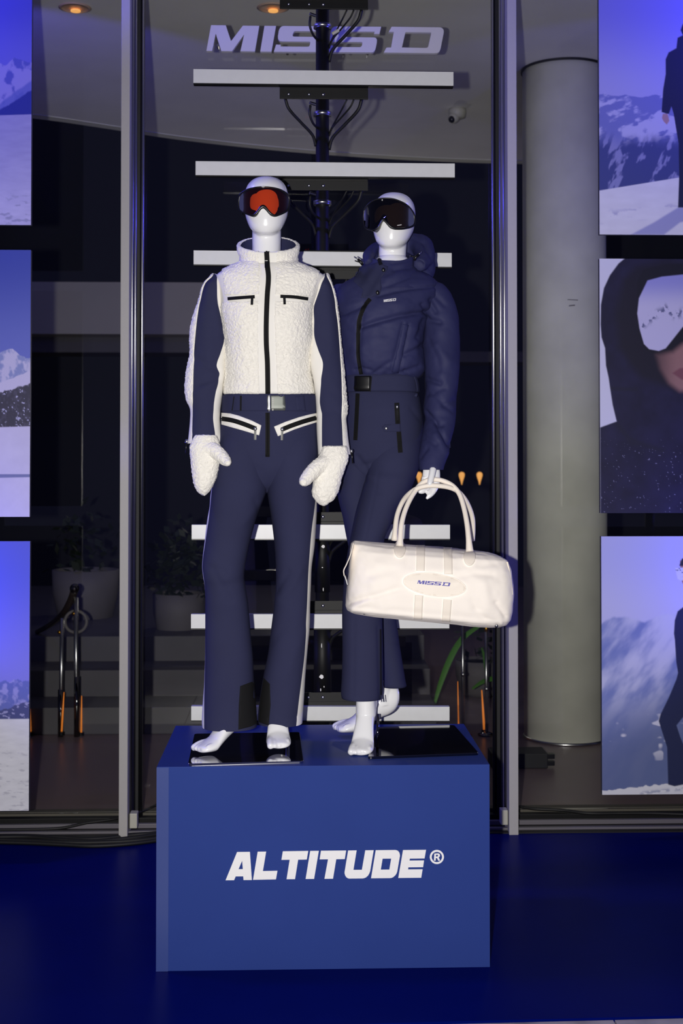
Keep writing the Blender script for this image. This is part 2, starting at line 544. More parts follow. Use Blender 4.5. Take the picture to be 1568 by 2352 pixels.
def glyph(loops, depth):
    """2D filled outline (with holes) as mesh data in a plane: x, y in given units; extruded by depth"""
    cu = bpy.data.curves.new('g', 'CURVE'); cu.dimensions = '2D'; cu.fill_mode = 'BOTH'; cu.extrude = depth / 2
    for L in loops:
        sp = cu.splines.new('POLY'); sp.points.add(len(L) - 1)
        for q, p in zip(sp.points, L): q.co = (p[0], p[1], 0, 1)
        sp.use_cyclic_u = True
    o = bpy.data.objects.new('g', cu); C.objects.link(o)
    me = evaluated(o)
    v = [tuple(q.co) for q in me.vertices]; f = [tuple(p.vertices) for p in me.polygons]
    bpy.data.objects.remove(o); bpy.data.curves.remove(cu); bpy.data.meshes.remove(me)
    return v, f
def fz(pts, ox, oy, s):
    return [(ox + x / s, oy + y / s) for x, y in pts]
def roundp(pts, it=2):
    return pts

# ================================================================== THE SETTING
def struct(name, vf, mat, label=None, parent=None, smooth=False):
    o = obj(name, vf, mat, parent, smooth)
    if parent is None: o['kind'] = 'structure'
    if label: o['label'] = label
    return o
GLASS_Y = 5.66
CEIL = 3.69
fe = lambda X: 3.608 + 0.026 * X
struct('floor', ([(-4.5, fe(-4.5), 0), (4.5, fe(4.5), 0), (4.5, 5.42, 0), (-4.5, 5.42, 0), (-4.5, fe(-4.5), -.04), (4.5, fe(4.5), -.04), (4.5, 5.42, -.04), (-4.5, 5.42, -.04)], [(0, 1, 2, 3), (7, 6, 5, 4), (0, 4, 5, 1), (1, 5, 6, 2), (2, 6, 7, 3), (3, 7, 4, 0)]), 'stage', 'glossy dark blue stage floor under the display')
# paving in front of the stage: slabs with open joints
fm = struct('floor_paving', box(-4.5, 4.5, 1.2, 3.70, -0.06, -0.042), 'marble', 'grey veined stone paving in front of the blue stage')
for i, (x0, x1) in enumerate(((-1.30, -0.655), (-0.65, 0.14), (0.145, 0.86), (0.865, 1.6))):
    obj('paving_slab', ([(x0, 2.6, -.006), (x1, 2.6, -.006), (x1, fe(x1) - .003, -.006), (x0, fe(x0) - .003, -.006), (x0, 2.6, -.0415), (x1, 2.6, -.0415), (x1, fe(x1) - .003, -.0415), (x0, fe(x0) - .003, -.0415)], [(0, 1, 2, 3), (7, 6, 5, 4), (0, 4, 5, 1), (1, 5, 6, 2), (2, 6, 7, 3), (3, 7, 4, 0)]), M['marble'] if i > 1 else 'beige', fm)
# interior floor
struct('floor_interior', box(-7, 7, 5.70, 21, -0.05, 0.0), 'int_floor', 'dark brown polished stone floor inside the building')
# threshold
th = tag(bpy.data.objects.new('trim_1', None), 'black and metal threshold track under the shopfront glass', None, None, 'structure'); C.objects.link(th)
obj('threshold_base', box(-4.5, 4.5, 5.42, 5.74, -0.03, 0.004), 'gasket', th)
obj('track_rail', box(-4.5, 4.5, 5.455, 5.478, 0.004, 0.014, 0.002), 'rail', th)
obj('track_rail', box(-4.5, 4.5, 5.535, 5.556, 0.004, 0.022, 0.002), 'rail', th)
obj('sill_rail', box(-4.5, 4.5, 5.60, 5.64, 0.004, 0.030, 0.002), 'black_matte', th)
obj('sill_rail', box(-4.5, 4.5, 5.68, 5.73, 0.0, 0.036, 0.002), 'sill', th)

# mullions
XL0, XL1 = at(275.5, 1000, 5.40).x, at(295.5, 1000, 5.40).x
XR0, XR1 = at(1166.8, 1000, 5.40).x, at(1188, 1000, 5.40).x
def mullion(name, x0, x1, side, label):
    t = tag(bpy.data.objects.new(name, None), label, None, None, 'structure'); C.objects.link(t)
    obj('mullion_face', box(x0, x1, 5.40, 5.418, 0.0, 4.6, 0.002), 'alu', t)
    obj('mullion_fin', box(x0 + 0.002, x1 - 0.002, 5.4185, 5.64, 0.0, 4.6), 'alu', t)
    s = side
    xe = x1 if s > 0 else x0
    # rounded satin strips that catch the flash, a black gasket between them
    for dx, yy, r in ((0.002, 5.48, 0.0065), (0.003, 5.575, 0.0065)):
        obj('rounded_bead', tube([(xe + s * dx, yy, 0.02), (xe + s * dx, yy, 4.6)], r, 14), 'alu_bead', t, True)
    obj('gasket', box(*sorted((xe + s * 0.001, xe + s * 0.018)), 5.605, 5.655, 0.02, 4.6), 'gasket', t)
    obj('glazing_bead', tube([(xe + s * 0.026, 5.625, 0.03), (xe + s * 0.026, 5.625, 4.6)], 0.0085, 14), 'alu_bead', t, True)
    b = (XL1 + 0.006, XL1 + 0.036) if s > 0 else (XR0 - 0.030, XR0 - 0.002)
    obj('door_bracket', box(b[0], b[1], 5.42, 5.47, 0.035, 0.095, 0.003), 'beige', t)
    return t
mullion('trim_2', XL0, XL1, 1, 'aluminium window mullion left of the white fleece suit')
mullion('trim_3', XR0, XR1, -1, 'aluminium window mullion between the duffel bag and the concrete column')

def window(name, x0, x1, label):
    t = tag(bpy.data.objects.new(name, None), label, None, None, 'structure'); C.objects.link(t)
    obj('glass_pane', box(x0, x1, GLASS_Y, GLASS_Y + 0.010, 0.035, 4.6), 'glass', t)
window('window_1', -4.4, XL0 + 0.01, 'dark shopfront glass left of the left mullion')
window('window_2', XL1 - 0.01, XR0 + 0.01, 'dark shopfront glass behind the two mannequins')
window('window_3', XR1 - 0.01, 4.4, 'dark shopfront glass in front of the concrete column')

# ceiling slab inside, with a curved far edge and a paler lip
edge_px = [(-400, 225), (75, 270), (278, 299), (331, 308), (430, 322), (600, 341), (760, 355), (950, 367), (1140, 374), (1400, 376), (1900, 372)]
E = []
for x, y in edge_px:
    d = ray(x, y); t = (CEIL - CAM.z) / d.z; E.append(CAM + d * t)
E = [Vector(p) for p in cr([tuple(e) for e in E], 60)]
v = [(E[0].x, 5.3, CEIL)] + [tuple(e) for e in E] + [(E[-1].x, 5.3, CEIL)]
n = len(v)
v2 = v + [(p[0], p[1], CEIL + 0.35) for p in v]
struct('ceiling', (v2, [tuple(range(n)), tuple(range(n, 2 * n))[::-1]] + [(i, i + n, (i + 1) % n + n, (i + 1) % n) for i in range(n)]), 'soffit', 'grey plaster soffit inside with a curved edge')
lip_v, lip_f = [], []
for i, e in enumerate(E):
    for dy, dz in ((-0.10, -0.004), (0.004, -0.004), (0.004, 0.03), (-0.10, 0.03)): lip_v.append((e.x, e.y + dy, e.z + dz))
for i in range(len(E) - 1):
    for k in range(4): lip_f.append((i * 4 + k, i * 4 + (k + 1) % 4, i * 4 + 4 + (k + 1) % 4, i * 4 + 4 + k))
struct('trim_4', (lip_v, lip_f), 'concrete', 'pale lip along the curved soffit edge')
# column
cc = at(1297, 1060, 7.29); R_COL = 0.228
col = struct('column', lathe((cc.x, 7.29, 0), [(R_COL, 0.012), (R_COL, CEIL)], 96), 'concrete', 'round pale concrete column behind the right window', smooth=True)
obj('base_ring', lathe((cc.x, 7.29, 0), [(R_COL + 0.006, 0), (R_COL + 0.009, 0.008), (R_COL + 0.003, 0.014), (R_COL, 0.016)], 96), 'steel', col, True)
bv_col = bvh_objs(col)
for pts_, w_ in (([(1303, 688), (1314, 688.6), (1327, 689.4)], 1.8), ([(1306, 702.5), (1312, 701.8), (1320, 701)], 2.6)):
    obj('scuff_mark', ribbon(bv_col, pts_, w_, .0006, 12, 2), 'pot', col)
obj('shadow_gap', lathe((cc.x, 7.29, CEIL), [(R_COL + 0.008, -0.012), (R_COL + 0.008, 0.0)], 96), 'gasket', col)
# far interior
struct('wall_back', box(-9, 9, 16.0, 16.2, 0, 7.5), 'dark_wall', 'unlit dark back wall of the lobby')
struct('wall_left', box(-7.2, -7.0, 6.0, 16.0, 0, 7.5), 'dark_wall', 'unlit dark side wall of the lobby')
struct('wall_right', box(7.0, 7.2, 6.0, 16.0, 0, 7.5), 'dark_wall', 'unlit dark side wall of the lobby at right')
def band(name, y0, y1, Y, mat, label, x0=-9, x1=9, dep=0.5):
    z0, z1 = at(500, y1, Y).z, at(500, y0, Y).z
    return struct(name, box(x0, x1, Y, Y + dep, z0, z1), mat, label)
band('trim_5', 649, 768, 12.0, 'fascia', 'grey balcony fascia crossing the dark lobby', -7, at(640, 700, 12).x)
band('trim_6', 768, 810, 12.3, 'step', 'dim grey band under the balcony fascia', -7, at(640, 700, 12).x)
band('trim_7', 806, 830, 12.5, 'step', 'thin dim band in the lobby behind the navy suit', at(1000, 820, 12.5).x, at(1300, 820, 12.5).x)
# stone steps
st = tag(bpy.data.objects.new('floor_steps', None), 'dim grey stone steps rising inside the lobby', None, None, 'structure'); C.objects.link(st)
for k in range(3):
    Y0 = 7.45 + 0.36 * k
    obj('step', box(-6.5, 0.78, Y0, Y0 + 0.36 if k < 2 else 11.5, 0.0, 0.15 * (k + 1), 0.006), 'step', st)

# ================================================================== LOBBY THINGS
def downlight(px, py, label):
    p = on_floor(px, py, CEIL - 0.001)
    t = thing('downlight', label, 'lamp', p, 'recessed ceiling downlights')
    obj('reflector', lathe((p.x, p.y, CEIL), [(0.075, -0.004), (0.078, -0.006), (0.062, -0.012), (0.060, 0.0)], 40), 'lamp_ring', t, True)
    obj('bulb', lathe((p.x, p.y + 0.02, CEIL), [(0.024, -0.016), (0.024, -0.010)], 24), 'warm_lamp', t)
downlight(172, 16, 'small warm recessed ceiling downlight above the left window')
downlight(627, 16, 'small warm recessed ceiling downlight above the sign letters')
# security dome camera
p = on_floor(1050, 250, CEIL)
t = thing('security_camera', 'small pale dome security camera on the soffit', 'camera', p)
obj('mount', lathe((p.x, p.y, CEIL), [(0.052, 0.0), (0.055, -0.02), (0.048, -0.055), (0.03, -0.062)], 32), 'beige', t, True)
obj('ball_housing', ball((p.x - 0.025, p.y - 0.02, CEIL - 0.062), 0.036, 0.036, 0.034), 'beige', t, True)
obj('lens', ball((p.x - 0.040, p.y - 0.040, CEIL - 0.076), 0.020, 0.022, 0.022), 'black', t, True)

# handrail with chrome posts at the left
t = thing('handrail', 'chrome handrail posts with dark curved rail behind left glass', 'handrail', at(180, 1690, 7.36))
a, b = at(176, 1690, 7.40), at(139, 1690, 7.40)
pa = [(a.x, 7.40, 0.0), (a.x - 0.008, 7.40, at(173, 1372, 7.40).z)]
pb = [(b.x, 7.40, 0.0), (b.x + 0.006, 7.40, at(141, 1420, 7.40).z)]
obj('post', tube(pa, 0.0125, 16), 'steel', t, True)
obj('post', tube(pb, 0.0115, 16), 'steel', t, True)
obj('post_sleeve', tube([(a.x, 7.40, 0), (a.x, 7.40, 0.33)], 0.0155, 18), 'dark_chrome', t, True)
obj('post_sleeve', tube([(b.x, 7.40, 0), (b.x, 7.40, 0.26)], 0.0155, 18), 'dark_chrome', t, True)
rail = [at(85, 1452, 8.3), at(120, 1432, 7.9), at(148, 1405, 7.5), at(163, 1378, 7.42), at(172, 1353, 7.38)]
obj('rail', tube(rail, [0.014, 0.016, 0.018, 0.02, 0.022], 14, 30), 'wood', t, True)
q = at(171, 1352, 7.37); obj('rail_end', ball(q, 0.026, 0.026, 0.028), 'dark_chrome', t, True)
c0 = at(174, 1428, 7.44)
obj('ring', tube([(c0.x + 0.060 * math.cos(a_), 7.44, c0.z + 0.060 * math.sin(a_)) for a_ in np.linspace(0, 2 * math.pi, 33)], 0.009, 8, caps=False), 'pot', t, True)
for xx, yy in ((170, 1409), (137, 1452)):
    q = at(xx, yy, 7.40); obj('fitting', ball(q, 0.013, 0.013, 0.011, 12, 8), 'brass', t, True)
# glowing amber rods; the right pair paints orange reflections on the chrome rods
def rod(px0, py0, px1, py1, Y, r, label, mat='amber_strip', base=True):
    a, b = at(px0, py0, Y), at(px1, py1, Y)
    t = thing('amber_rod', label, 'lamp', a, 'thin glowing amber rods in the lobby')
    obj('glow_rod', tube([a, (a + b) / 2, b], [r * 1.2, r, r * 0.5], 8), mat, t, True)
    obj('rod_base', lathe((a.x, a.y, max(0.0, a.z - 0.02)), [(0.016, 0), (0.016, 0.018)], 14), 'black', t)
rod(186.5, 1686, 187.5, 1598, 7.43, 0.0045, 'thin glowing amber rod right of the taller handrail post')
rod(141.5, 1680, 147, 1590, 7.36, 0.0045, 'thin glowing amber rod beside the shorter handrail post')
rod(70.5, 1680, 69.0, 1628, 7.43, 0.004, 'short glowing amber rod beside the lowest left poster')
rod(1053, 1682, 1051, 1565, 7.43, 0.0035, 'thin amber rod painting a reflection just right of the grey slats')
rod(1112, 1680, 1106, 1585, 7.43, 0.006, 'bright amber rod painting a reflection beside the chrome rod near the right mullion')
# chrome stand posts at right
def chrome_post(px, y0, y1, label, cap=None):
    a, b = at(px, y0, 7.36), at(px - 1, y1, 7.36)
    t = thing('barrier_post', label, 'post', (a.x, a.y, 0), 'slim chrome posts in the lobby')
    obj('post', tube([(a.x, a.y, 0.0), b], 0.009, 14), 'steel', t, True)
    obj('post_base', lathe((a.x, a.y, 0), [(0.05, 0), (0.05, 0.008), (0.012, 0.02)], 24), 'dark_chrome', t, True)
    q = at(px, 1549 if cap is None else 1582, 7.355)
    obj('clamp', ball(q, 0.014, 0.014, 0.014, 12, 8), 'steel', t, True)
    obj('cap', ball(b, 0.014, 0.014, 0.02, 12, 8), 'brass' if cap else 'steel', t, True)
chrome_post(1063, 1690, 1400, 'slim chrome post nearest the grey slats at right')
chrome_post(1117, 1690, 1444, 'slim chrome post with a brass cap under the bag', True)
# planters
def planter(px, y_top, y_bot, w_px, Y, label, leaves):
    c = at(px, y_bot, Y); top = at(px, y_top, Y); w = w_px / 2 * Y / F
    h = top.z - c.z
    t = thing('planter', label, 'planter', c, 'round planters on the lobby steps')
    obj('pot', lathe(c, [(w * 0.55, 0), (w * 0.82, h * 0.18), (w * 0.98, h * 0.6), (w, h), (w * 0.92, h), (w * 0.9, h * 0.9)], 40), 'pot', t, True)
    obj('soil', lathe((c.x, c.y, c.z + h * 0.88), [(w * 0.9, 0), (w * 0.9, 0.01)], 30), 'black_cloth', t)
    rnd = random.Random(int(px))
    V, Fc = [], []
    for k in range(leaves):
        a = rnd.uniform(0, 6.283); r = w * rnd.uniform(0.1, 1.25); z = c.z + h + rnd.uniform(-0.05, 0.42) * (1.2 - 0.5 * r / w)
        q = Vector((c.x + r * math.cos(a), c.y + r * math.sin(a), z))
        d = Vector((rnd.uniform(-1, 1), rnd.uniform(-1, 1), rnd.uniform(-0.6, 0.8))).normalized(); L = rnd.uniform(0.05, 0.10)
        s = d.cross(Vector((rnd.uniform(-1, 1), rnd.uniform(-1, 1), 1))).normalized() * L * 0.3
        k0 = len(V)
        V += [q, q + d * L * 0.5 + s, q + d * L, q + d * L * 0.5 - s]; Fc.append((k0, k0 + 1, k0 + 2, k0 + 3))
    o = obj('foliage', (V, Fc), 'leaf_dark', t); o['kind'] = 'stuff'
planter(410, 1362, 1472, 118, 8.55, 'round grey planter with dark foliage left of the fleece suit', 260)
planter(196, 1308, 1440, 150, 9.2, 'pale grey planter standing behind the curved handrail', 120)
planter(1100, 1515, 1598, 110, 8.6, 'low grey planter behind the two chrome posts', 60)
# strap leaves
t = thing('strap_leaf_plant', 'long green strap leaves bending behind the slats and bag', 'plant', (at(1000, 1620, 7.7).x, 7.7, 0.3))
def leaf(pts, w, Y, name='leaf'):
    P = cr([tuple(at(x, y, Y + i * 0.05)) for i, (x, y) in enumerate(pts)], 18)
    V, Fc = [], []
    for i, p in enumerate(P):
        tg = P[min(i + 1, 17)] - P[max(i - 1, 0)]; s = np.array((tg[2], 0.25 * tg[0], -tg[0])); s /= np.linalg.norm(s)
        ww = w * math.sin(math.pi * (0.08 + 0.9 * i / 17)) ** 0.7 * 0.5
        V += [p - s * ww, p + np.array((0, 0.006, 0)), p + s * ww]
    for i in range(17):
        for k in (0, 1): Fc.append((i * 3 + k, i * 3 + k + 1, i * 3 + 4 + k, i * 3 + 3 + k))
    obj(name, (V, Fc), 'leaf', t, True)
leaf([(996, 1622), (1012, 1568), (1035, 1510), (1062, 1466), (1100, 1438), (1130, 1420)], 0.036, 7.7)
leaf([(1084, 1582), (1104, 1568), (1125, 1560), (1150, 1556), (1185, 1562)], 0.030, 7.75)
leaf([(1106, 1488), (1112, 1510), (1114, 1545)], 0.018, 7.9)
# far wall lamps
for i, (x, lab) in enumerate(((1060, 'far warm wall lamp left of its twin, right of the navy sleeve'), (1101, 'far pale warm wall lamp nearest the right mullion'), (962, 'far warm wall lamp half hidden by the navy suit hip'))):
    q = at(x, 1093, 13.5)
    t = thing('wall_lamp', lab, 'lamp', q, 'far wall lamps')
    obj('shade', lathe((q.x, q.y, q.z - 0.10), [(0.004, 0.01), (0.010, 0.04), (0.020, 0.07), (0.029, 0.10), (0.030, 0.118), (0.020, 0.134), (0.004, 0.14)], 20), M['warm_lamp'], t, True)
    obj('bracket', box(q.x - 0.01, q.x + 0.01, q.y, q.y + 0.35, q.z - 0.06, q.z - 0.03), 'black', t)
# black box added in place of a dark glass reflection at the column foot
a = at(1188, 1762, 6.55)
Yb = 6.55
t = thing('reflection_box', 'low black box standing in for a dark reflection before the column', 'box', on_floor(1225, 1765))
x0, x1 = at(1130, 1750, Yb).x, at(1258, 1750, Yb).x
obj('body', box(x0, x1, Yb, Yb + 0.16, 0.002, 0.075, 0.004), 'gasket', t)
for k in range(2):
    obj('socket', box(x1 - 0.002, x1 + 0.036, Yb + 0.01, Yb + 0.05, 0.012 + 0.034 * k, 0.036 + 0.034 * k, 0.003), 'black', t)
# cables on the ground
def cable(name, pts, r, label, group=None):
    o = obj(name, tube(pts, r, 8, 60), 'rubber', None, True)
    return tag(o, label, 'cable', group)
def gp(px, py, r): 
    q = on_floor(px, py, r); return (q.x, q.y, r)
labs = ['thick black cable lying nearest the front of the stage edge at left', 'black cable second in the bundle left of the plinth', 'black cable third in the bundle left of the plinth', 'black cable at the back of the bundle left of the plinth']
for k in range(4):
    off = [9, 3, -3, -9][k]
    wob = [(0, 0), (-2, 1), (1, -2), (2, 2)][k]
    cable('floor_cable', [gp(-60, 1926 + off * .8 + wob[0], .008), gp(60, 1927 + off + wob[1], .009), gp(150, 1932 + off * .9, .009), gp(215, 1934 + off + wob[0], .008), gp(300, 1928 + off * 1.1, .008), gp(375, 1919 + off + wob[1], .008), gp(460, 1905 + off, .008)], 0.0085, labs[k], 'black cable bundle on the stage')
cable('floor_cable', [gp(-40, 1906, .03), gp(60, 1905, .03), gp(140, 1902, .03), gp(200, 1890, .04), gp(268, 1880, .045), gp(330, 1862, .05), gp(365, 1846, .05)], 0.006, 'thin black cable running along the left window sill')
cable('floor_cable', [gp(1188, 1852, .04), gp(1230, 1858, .04), gp(1290, 1861, .04), gp(1350, 1868, .04), gp(1420, 1868, .04), gp(1500, 1868, .04), gp(1620, 1872, .04)], 0.007, 'thin black cable running along the right window sill')
cable('floor_cable', [gp(1110, 1862, .03), gp(1130, 1855, .03), gp(1150, 1847, .04), gp(1186, 1840, .04)], 0.006, 'short black cable between plinth and right mullion')

# ================================================================== DISPLAY PLINTH
H = 0.605; D0, D1 = 4.0, 4.62
BX0 = at(359.5, 1760, D0).x; BX1 = at(1124, 1752, D0).x
pl = thing('display_plinth', 'large blue display plinth with white lettering under the mannequins', 'plinth', ((BX0 + BX1) / 2, 4.3, 0))
obj('body', box(BX0, BX1, D0, D1, 0.0, H, 0.0015), 'plinth', pl)
obj('corner_strip', box(BX0, BX0 + 0.036, D0 - 0.0008, D0 + 0.001, 0.0, H - 0.002), material('plinth_edge_tape', lin(46, 64, 128), 0.36), pl)
def altitude():
    z3 = lambda p: fz(p, 500, 1930, 5.6)
    z4 = lambda p: fz(p, 770, 1930, 5.6)
    G = [('letter_a', [z3([(100, 514), (248, 150), (413, 148), (438, 510), (331, 511), (327, 463), (230, 464), (210, 513)]), z3([(313, 262), (322, 370), (267, 371)])]),
         ('letter_l', [z3([(453, 508), (513, 146), (622, 145), (580, 395), (767, 391), (748, 502)])]),
         ('letter_t', [z3([(818, 251), (836, 141), (1163, 136), (1144, 247), (1033, 249), (993, 499), (884, 500), (924, 250)])]),
         ('letter_i', [z3([(1129, 497), (1188, 136), (1299, 135), (1238, 496)])]),
         ('letter_t', [z3([(1309, 245), (1326, 134)]) + z4([(138, 131), (120, 241)]) + z3([(1523, 243), (1481, 494), (1371, 495), (1417, 244)])]),
         ('letter_u', [z4([(163, 131), (273, 129), (232, 380), (340, 379), (384, 128), (492, 127), (447, 395), (436, 425), (420, 453), (395, 475), (372, 486), (350, 490), (180, 492), (160, 488), (140, 474), (125, 450), (118, 425), (118, 405)])]),
         ('letter_d', [z4([(458, 488), (518, 127), (770, 124), (790, 128), (810, 140), (823, 160), (829, 185), (829, 205), (795, 400), (785, 428), (768, 452), (745, 472), (722, 483), (700, 486)]), z4([(607, 236), (717, 235), (693, 376), (583, 377)])]),
         ('letter_e', [z4([(808, 484), (869, 125), (1165, 122), (1146, 233), (958, 235), (952, 260), (1139, 258), (1127, 345), (938, 347), (934, 374), (1121, 372), (1103, 481)])])]
    ring = [(1304 + 91 * math.cos(a), 214 + 91 * math.sin(a)) for a in np.linspace(0, 2 * math.pi, 41)[:-1]]
    ring2 = [(1304 + 66 * math.cos(a), 214 + 66 * math.sin(a)) for a in np.linspace(0, 2 * math.pi, 41)[:-1]]
    G.append(('mark_ring', [z4(ring), z4(ring2)]))
    G.append(('mark_letter_r', [z4([(1266, 261), (1271, 171), (1315, 167), (1333, 171), (1344, 184), (1344, 203), (1328, 221), (1346, 260), (1321, 262), (1306, 228), (1291, 228), (1289, 261)]), z4([(1293, 187), (1311, 185), (1320, 194), (1314, 207), (1292, 209)])]))
    for nm, loops in G:
        L = []
        for lp in loops:
            L.append([((p := at(x, y, D0 - 0.001)).x, p.z) for x, y in lp])
        v, f = glyph(L, 0.0012)
        obj(nm, ([(a, D0 - 0.0012 - c, b) for a, b, c in v], f), 'white_vinyl', pl)
altitude()

# ================================================================== SIGN LETTERS ON THE GLASS
za = lambda p: fz(p, 460, 40, 5.2267)
zb = lambda p: fz(p, 740, 40, 5.2267)
S_LOOP = [(628.7, 118.8), (633.7, 102.4), (644.6, 102.8), (644.2, 106.8), (705.9, 107.3), (709.5, 106.5), (711.5, 103), (712.3, 97.5), (711.5, 95.9), (709.7, 95.5), (648, 95.2), (643.5, 94.6), (640.5, 92.5), (638.5, 89), (638, 84), (640, 70.6), (642, 65.5), (645, 62), (648, 60.3), (651.3, 59.7),
          (755.5, 60.4), (751.3, 76.9), (739, 77), (740.4, 71.9), (677.8, 71.5), (675, 72.5), (673.4, 75), (671.7, 80), (672.2, 83), (675, 84), (740, 85), (743.8, 86.5), (745.7, 90.3), (745.2, 98.3), (742.8, 109.8), (741, 114.5), (738, 118), (734, 119.3)]
LOGO = [('letter_m', [za([(72, 402), (128, 93), (305, 95), (368, 285), (510, 99), (706, 101), (654, 408), (480, 406), (526, 203), (378, 406), (252, 404), (184, 192), (140, 402)])]),
        ('letter_i', [za([(718, 410), (769, 101), (907, 102), (853, 411)])]),
        ('letter_s', [S_LOOP]),
        ('letter_s', [[(x + 119.6, y + 1) for x, y in S_LOOP]]),
        ('letter_d', [zb([(737, 422), (770, 362), (825, 361), (858, 174), (797, 173), (832, 112), (1410, 119), (1430, 124), (1446, 136), (1455, 152), (1457, 175), (1455, 190), (1420, 370), (1412, 395), (1400, 415), (1380, 427), (1340, 430)]),
                      zb([(997, 178), (1306, 181), (1303, 210), (1272, 345), (1266, 356), (1254, 364), (1235, 366), (955, 361)])])]
sg = thing('sign_lettering', 'pale lilac raised letters fixed high on the glass', 'sign', at(745, 120, 5.62))
for nm, loops in LOGO:
    L = [[((p := at(x, y, 5.60)).x, p.z) for x, y in lp] for lp in loops]
    v, f = glyph(L, 0.022)
    obj(nm, ([(a, 5.611 - c, b) for a, b, c in v], f), 'letter', sg)
    xs = [p[0] for p in L[0]]; zs = [p[1] for p in L[0]]
for x, y in ((500, 100), (560, 100), (612, 100), (660, 114), (730, 114), (790, 114), (845, 114), (915, 80), (1005, 100)):
    q = at(x, y, 5.60)
    obj('standoff', tube([(q.x, 5.622, q.z), (q.x, GLASS_Y + 0.002, q.z)], 0.006, 10), 'steel', sg)

# ================================================================== SLAT STAND
YB = 4.70
ss = thing('slat_stand', 'black pole stand carrying a ladder of pale grey horizontal slats', 'stand', (at(740, 1600, YB + 0.16).x, YB + 0.16, 0))
bars = [(444, 1041, -33, -27), (444, 1041, 174.5, 181.2), (449, 1044, 386, 391.5), (444.5, 1037, 591, 597), (443, 1036, 801, 804), (441, 1034, 1011, 1013), (440, 1033, 1221.5, 1221.5), (438.5, 1031.5, 1427, 1427), (439, 1032, 1638.5, 1639.5)]
HB = 32 * YB / F
pole_x = at(740, 900, YB + 0.16).x
POLE_Y = YB + 0.16
obj('pole', tube([(pole_x, POLE_Y, 0.0), (pole_x, POLE_Y, 3.62)], 0.0245, 28), 'black_matte', ss, True)
obj('pole_sleeve', tube([(pole_x, POLE_Y, 0.62), (pole_x, POLE_Y, 0.98)], 0.031, 28), 'black_matte', ss, True)
obj('pole_sleeve', tube([(pole_x, POLE_Y, 1.04), (pole_x, POLE_Y, 1.30)], 0.028, 28), 'black_matte', ss, True)
obj('base_plate', lathe((pole_x, POLE_Y + 0.12, 0), [(0.2, 0), (0.2, 0.012), (0.19, 0.015)], 40), 'black_matte', ss)
rnd = random.Random(3)
def on_pole(py, a):
    z = at(740, py, POLE_Y - 0.02).z
    return z
for i, (x0, x1, yl, yr) in enumerate(bars):
    a, b = at(x0, yl, YB), at(x1, yr, YB)
    s = obj('slat', hexa(a, b, 0.028, HB), 'slat', ss)
    obj('slat_lip', hexa(a + Vector((0, 0.001, -HB / 2 - 0.002)), b + Vector((0, 0.001, -HB / 2 - 0.002)), 0.027, 0.004), 'black', s)
    yc = (yl + yr) / 2
    up = i >= 4        # bracket plate is seen under the high slats and above the low ones
    zc = (a.z + b.z) / 2
    xa, xb = at(642, 0, YB).x, at(846, 0, YB).x
    zb_ = zc - 0.052 if not up else zc + 0.052
    br = obj('bracket', box(xa, xb, YB + 0.040, YB + 0.090, zc - 0.036, zc + 0.036, 0.002), 'black_matte', ss)
    obj('bracket_flange', box(xa, xb, YB + 0.03, YB + 0.038, zb_ - 0.0165, zb_ + 0.0165, 0.001), 'black_matte', ss)
    obj('bracket_tray', box(xa + 0.01, xb - 0.01, YB + 0.092, YB + 0.135, zc - 0.03, zc - 0.024), 'steel', ss)
    for sx in (0.012, 0.085):
        obj('bolt', ball((xa + sx + 0.02, YB + 0.029, zb_), 0.005, 0.003, 0.005, 10, 6), 'steel', ss, True)
    q = Vector((pole_x, YB + 0.03, zb_)); obj('bolt', ball(q, 0.006, 0.004, 0.006, 10, 6), 'steel', ss, True)
    # collar clamp
    obj('clamp', tube([(pole_x, POLE_Y, zb_ - 0.045), (pole_x, POLE_Y, zb_ - 0.030)], 0.033, 24), 'steel', ss, True)
    # LED pair behind
    for k in range(2):
        obj('indicator_lamp', ball((pole_x - 0.05 + 0.012 * k, YB + 0.137, zc + 0.0), 0.003, 0.002, 0.003, 8, 6), 'red_led', ss)
    if i in (0, 1, 2, 3, 6, 7, 8):
        # cables fanning from the bracket down to the pole
        zt = zb_ - 0.012
        xR = xb - 0.045
        for k, (xs, dz, rr, side) in enumerate(((xb - 0.022, 0.125, 0.0062, 1), (xb - 0.05, 0.085, 0.0032, 1), (xb - 0.075, 0.08, 0.003, 1), (xa + 0.02, 0.115, 0.0055, -1))):
            if i == 0 and side < 0: continue
            if i >= 6 and side < 0: continue
            xe = pole_x + side * 0.024
            pts = [(xs, YB + 0.05, zt), (xs - side * 0.012, YB + 0.06, zt - dz * 0.28), (xs * 0.5 + xe * 0.5, YB + 0.10, zt - dz * 0.62), (xe + side * 0.012, YB + 0.14, zt - dz * 0.95), (xe, YB + 0.16, zt - dz * 1.25)]
            obj('cable', tube(pts, rr, 8, 26), 'rubber', ss, True)
        obj('cable', tube([(pole_x - 0.045, YB + 0.09, zt - 0.012), (pole_x - 0.047, YB + 0.09, zt - 0.045), (pole_x - 0.036, YB + 0.11, zt - 0.07), (pole_x - 0.018, YB + 0.15, zt - 0.08)], 0.0045, 8, 20), 'rubber', ss, True)
        obj('connector', tube([(pole_x - 0.047, YB + 0.09, zt - 0.002), (pole_x - 0.026, YB + 0.10, zt - 0.006)], 0.006, 8), 'steel', ss)
        if i in (0, 6, 7):
            obj('connector', tube([(pole_x + 0.034, YB + 0.10, zt - 0.072), (pole_x + 0.058, YB + 0.10, zt - 0.058)], 0.0062, 8), 'beige', ss)
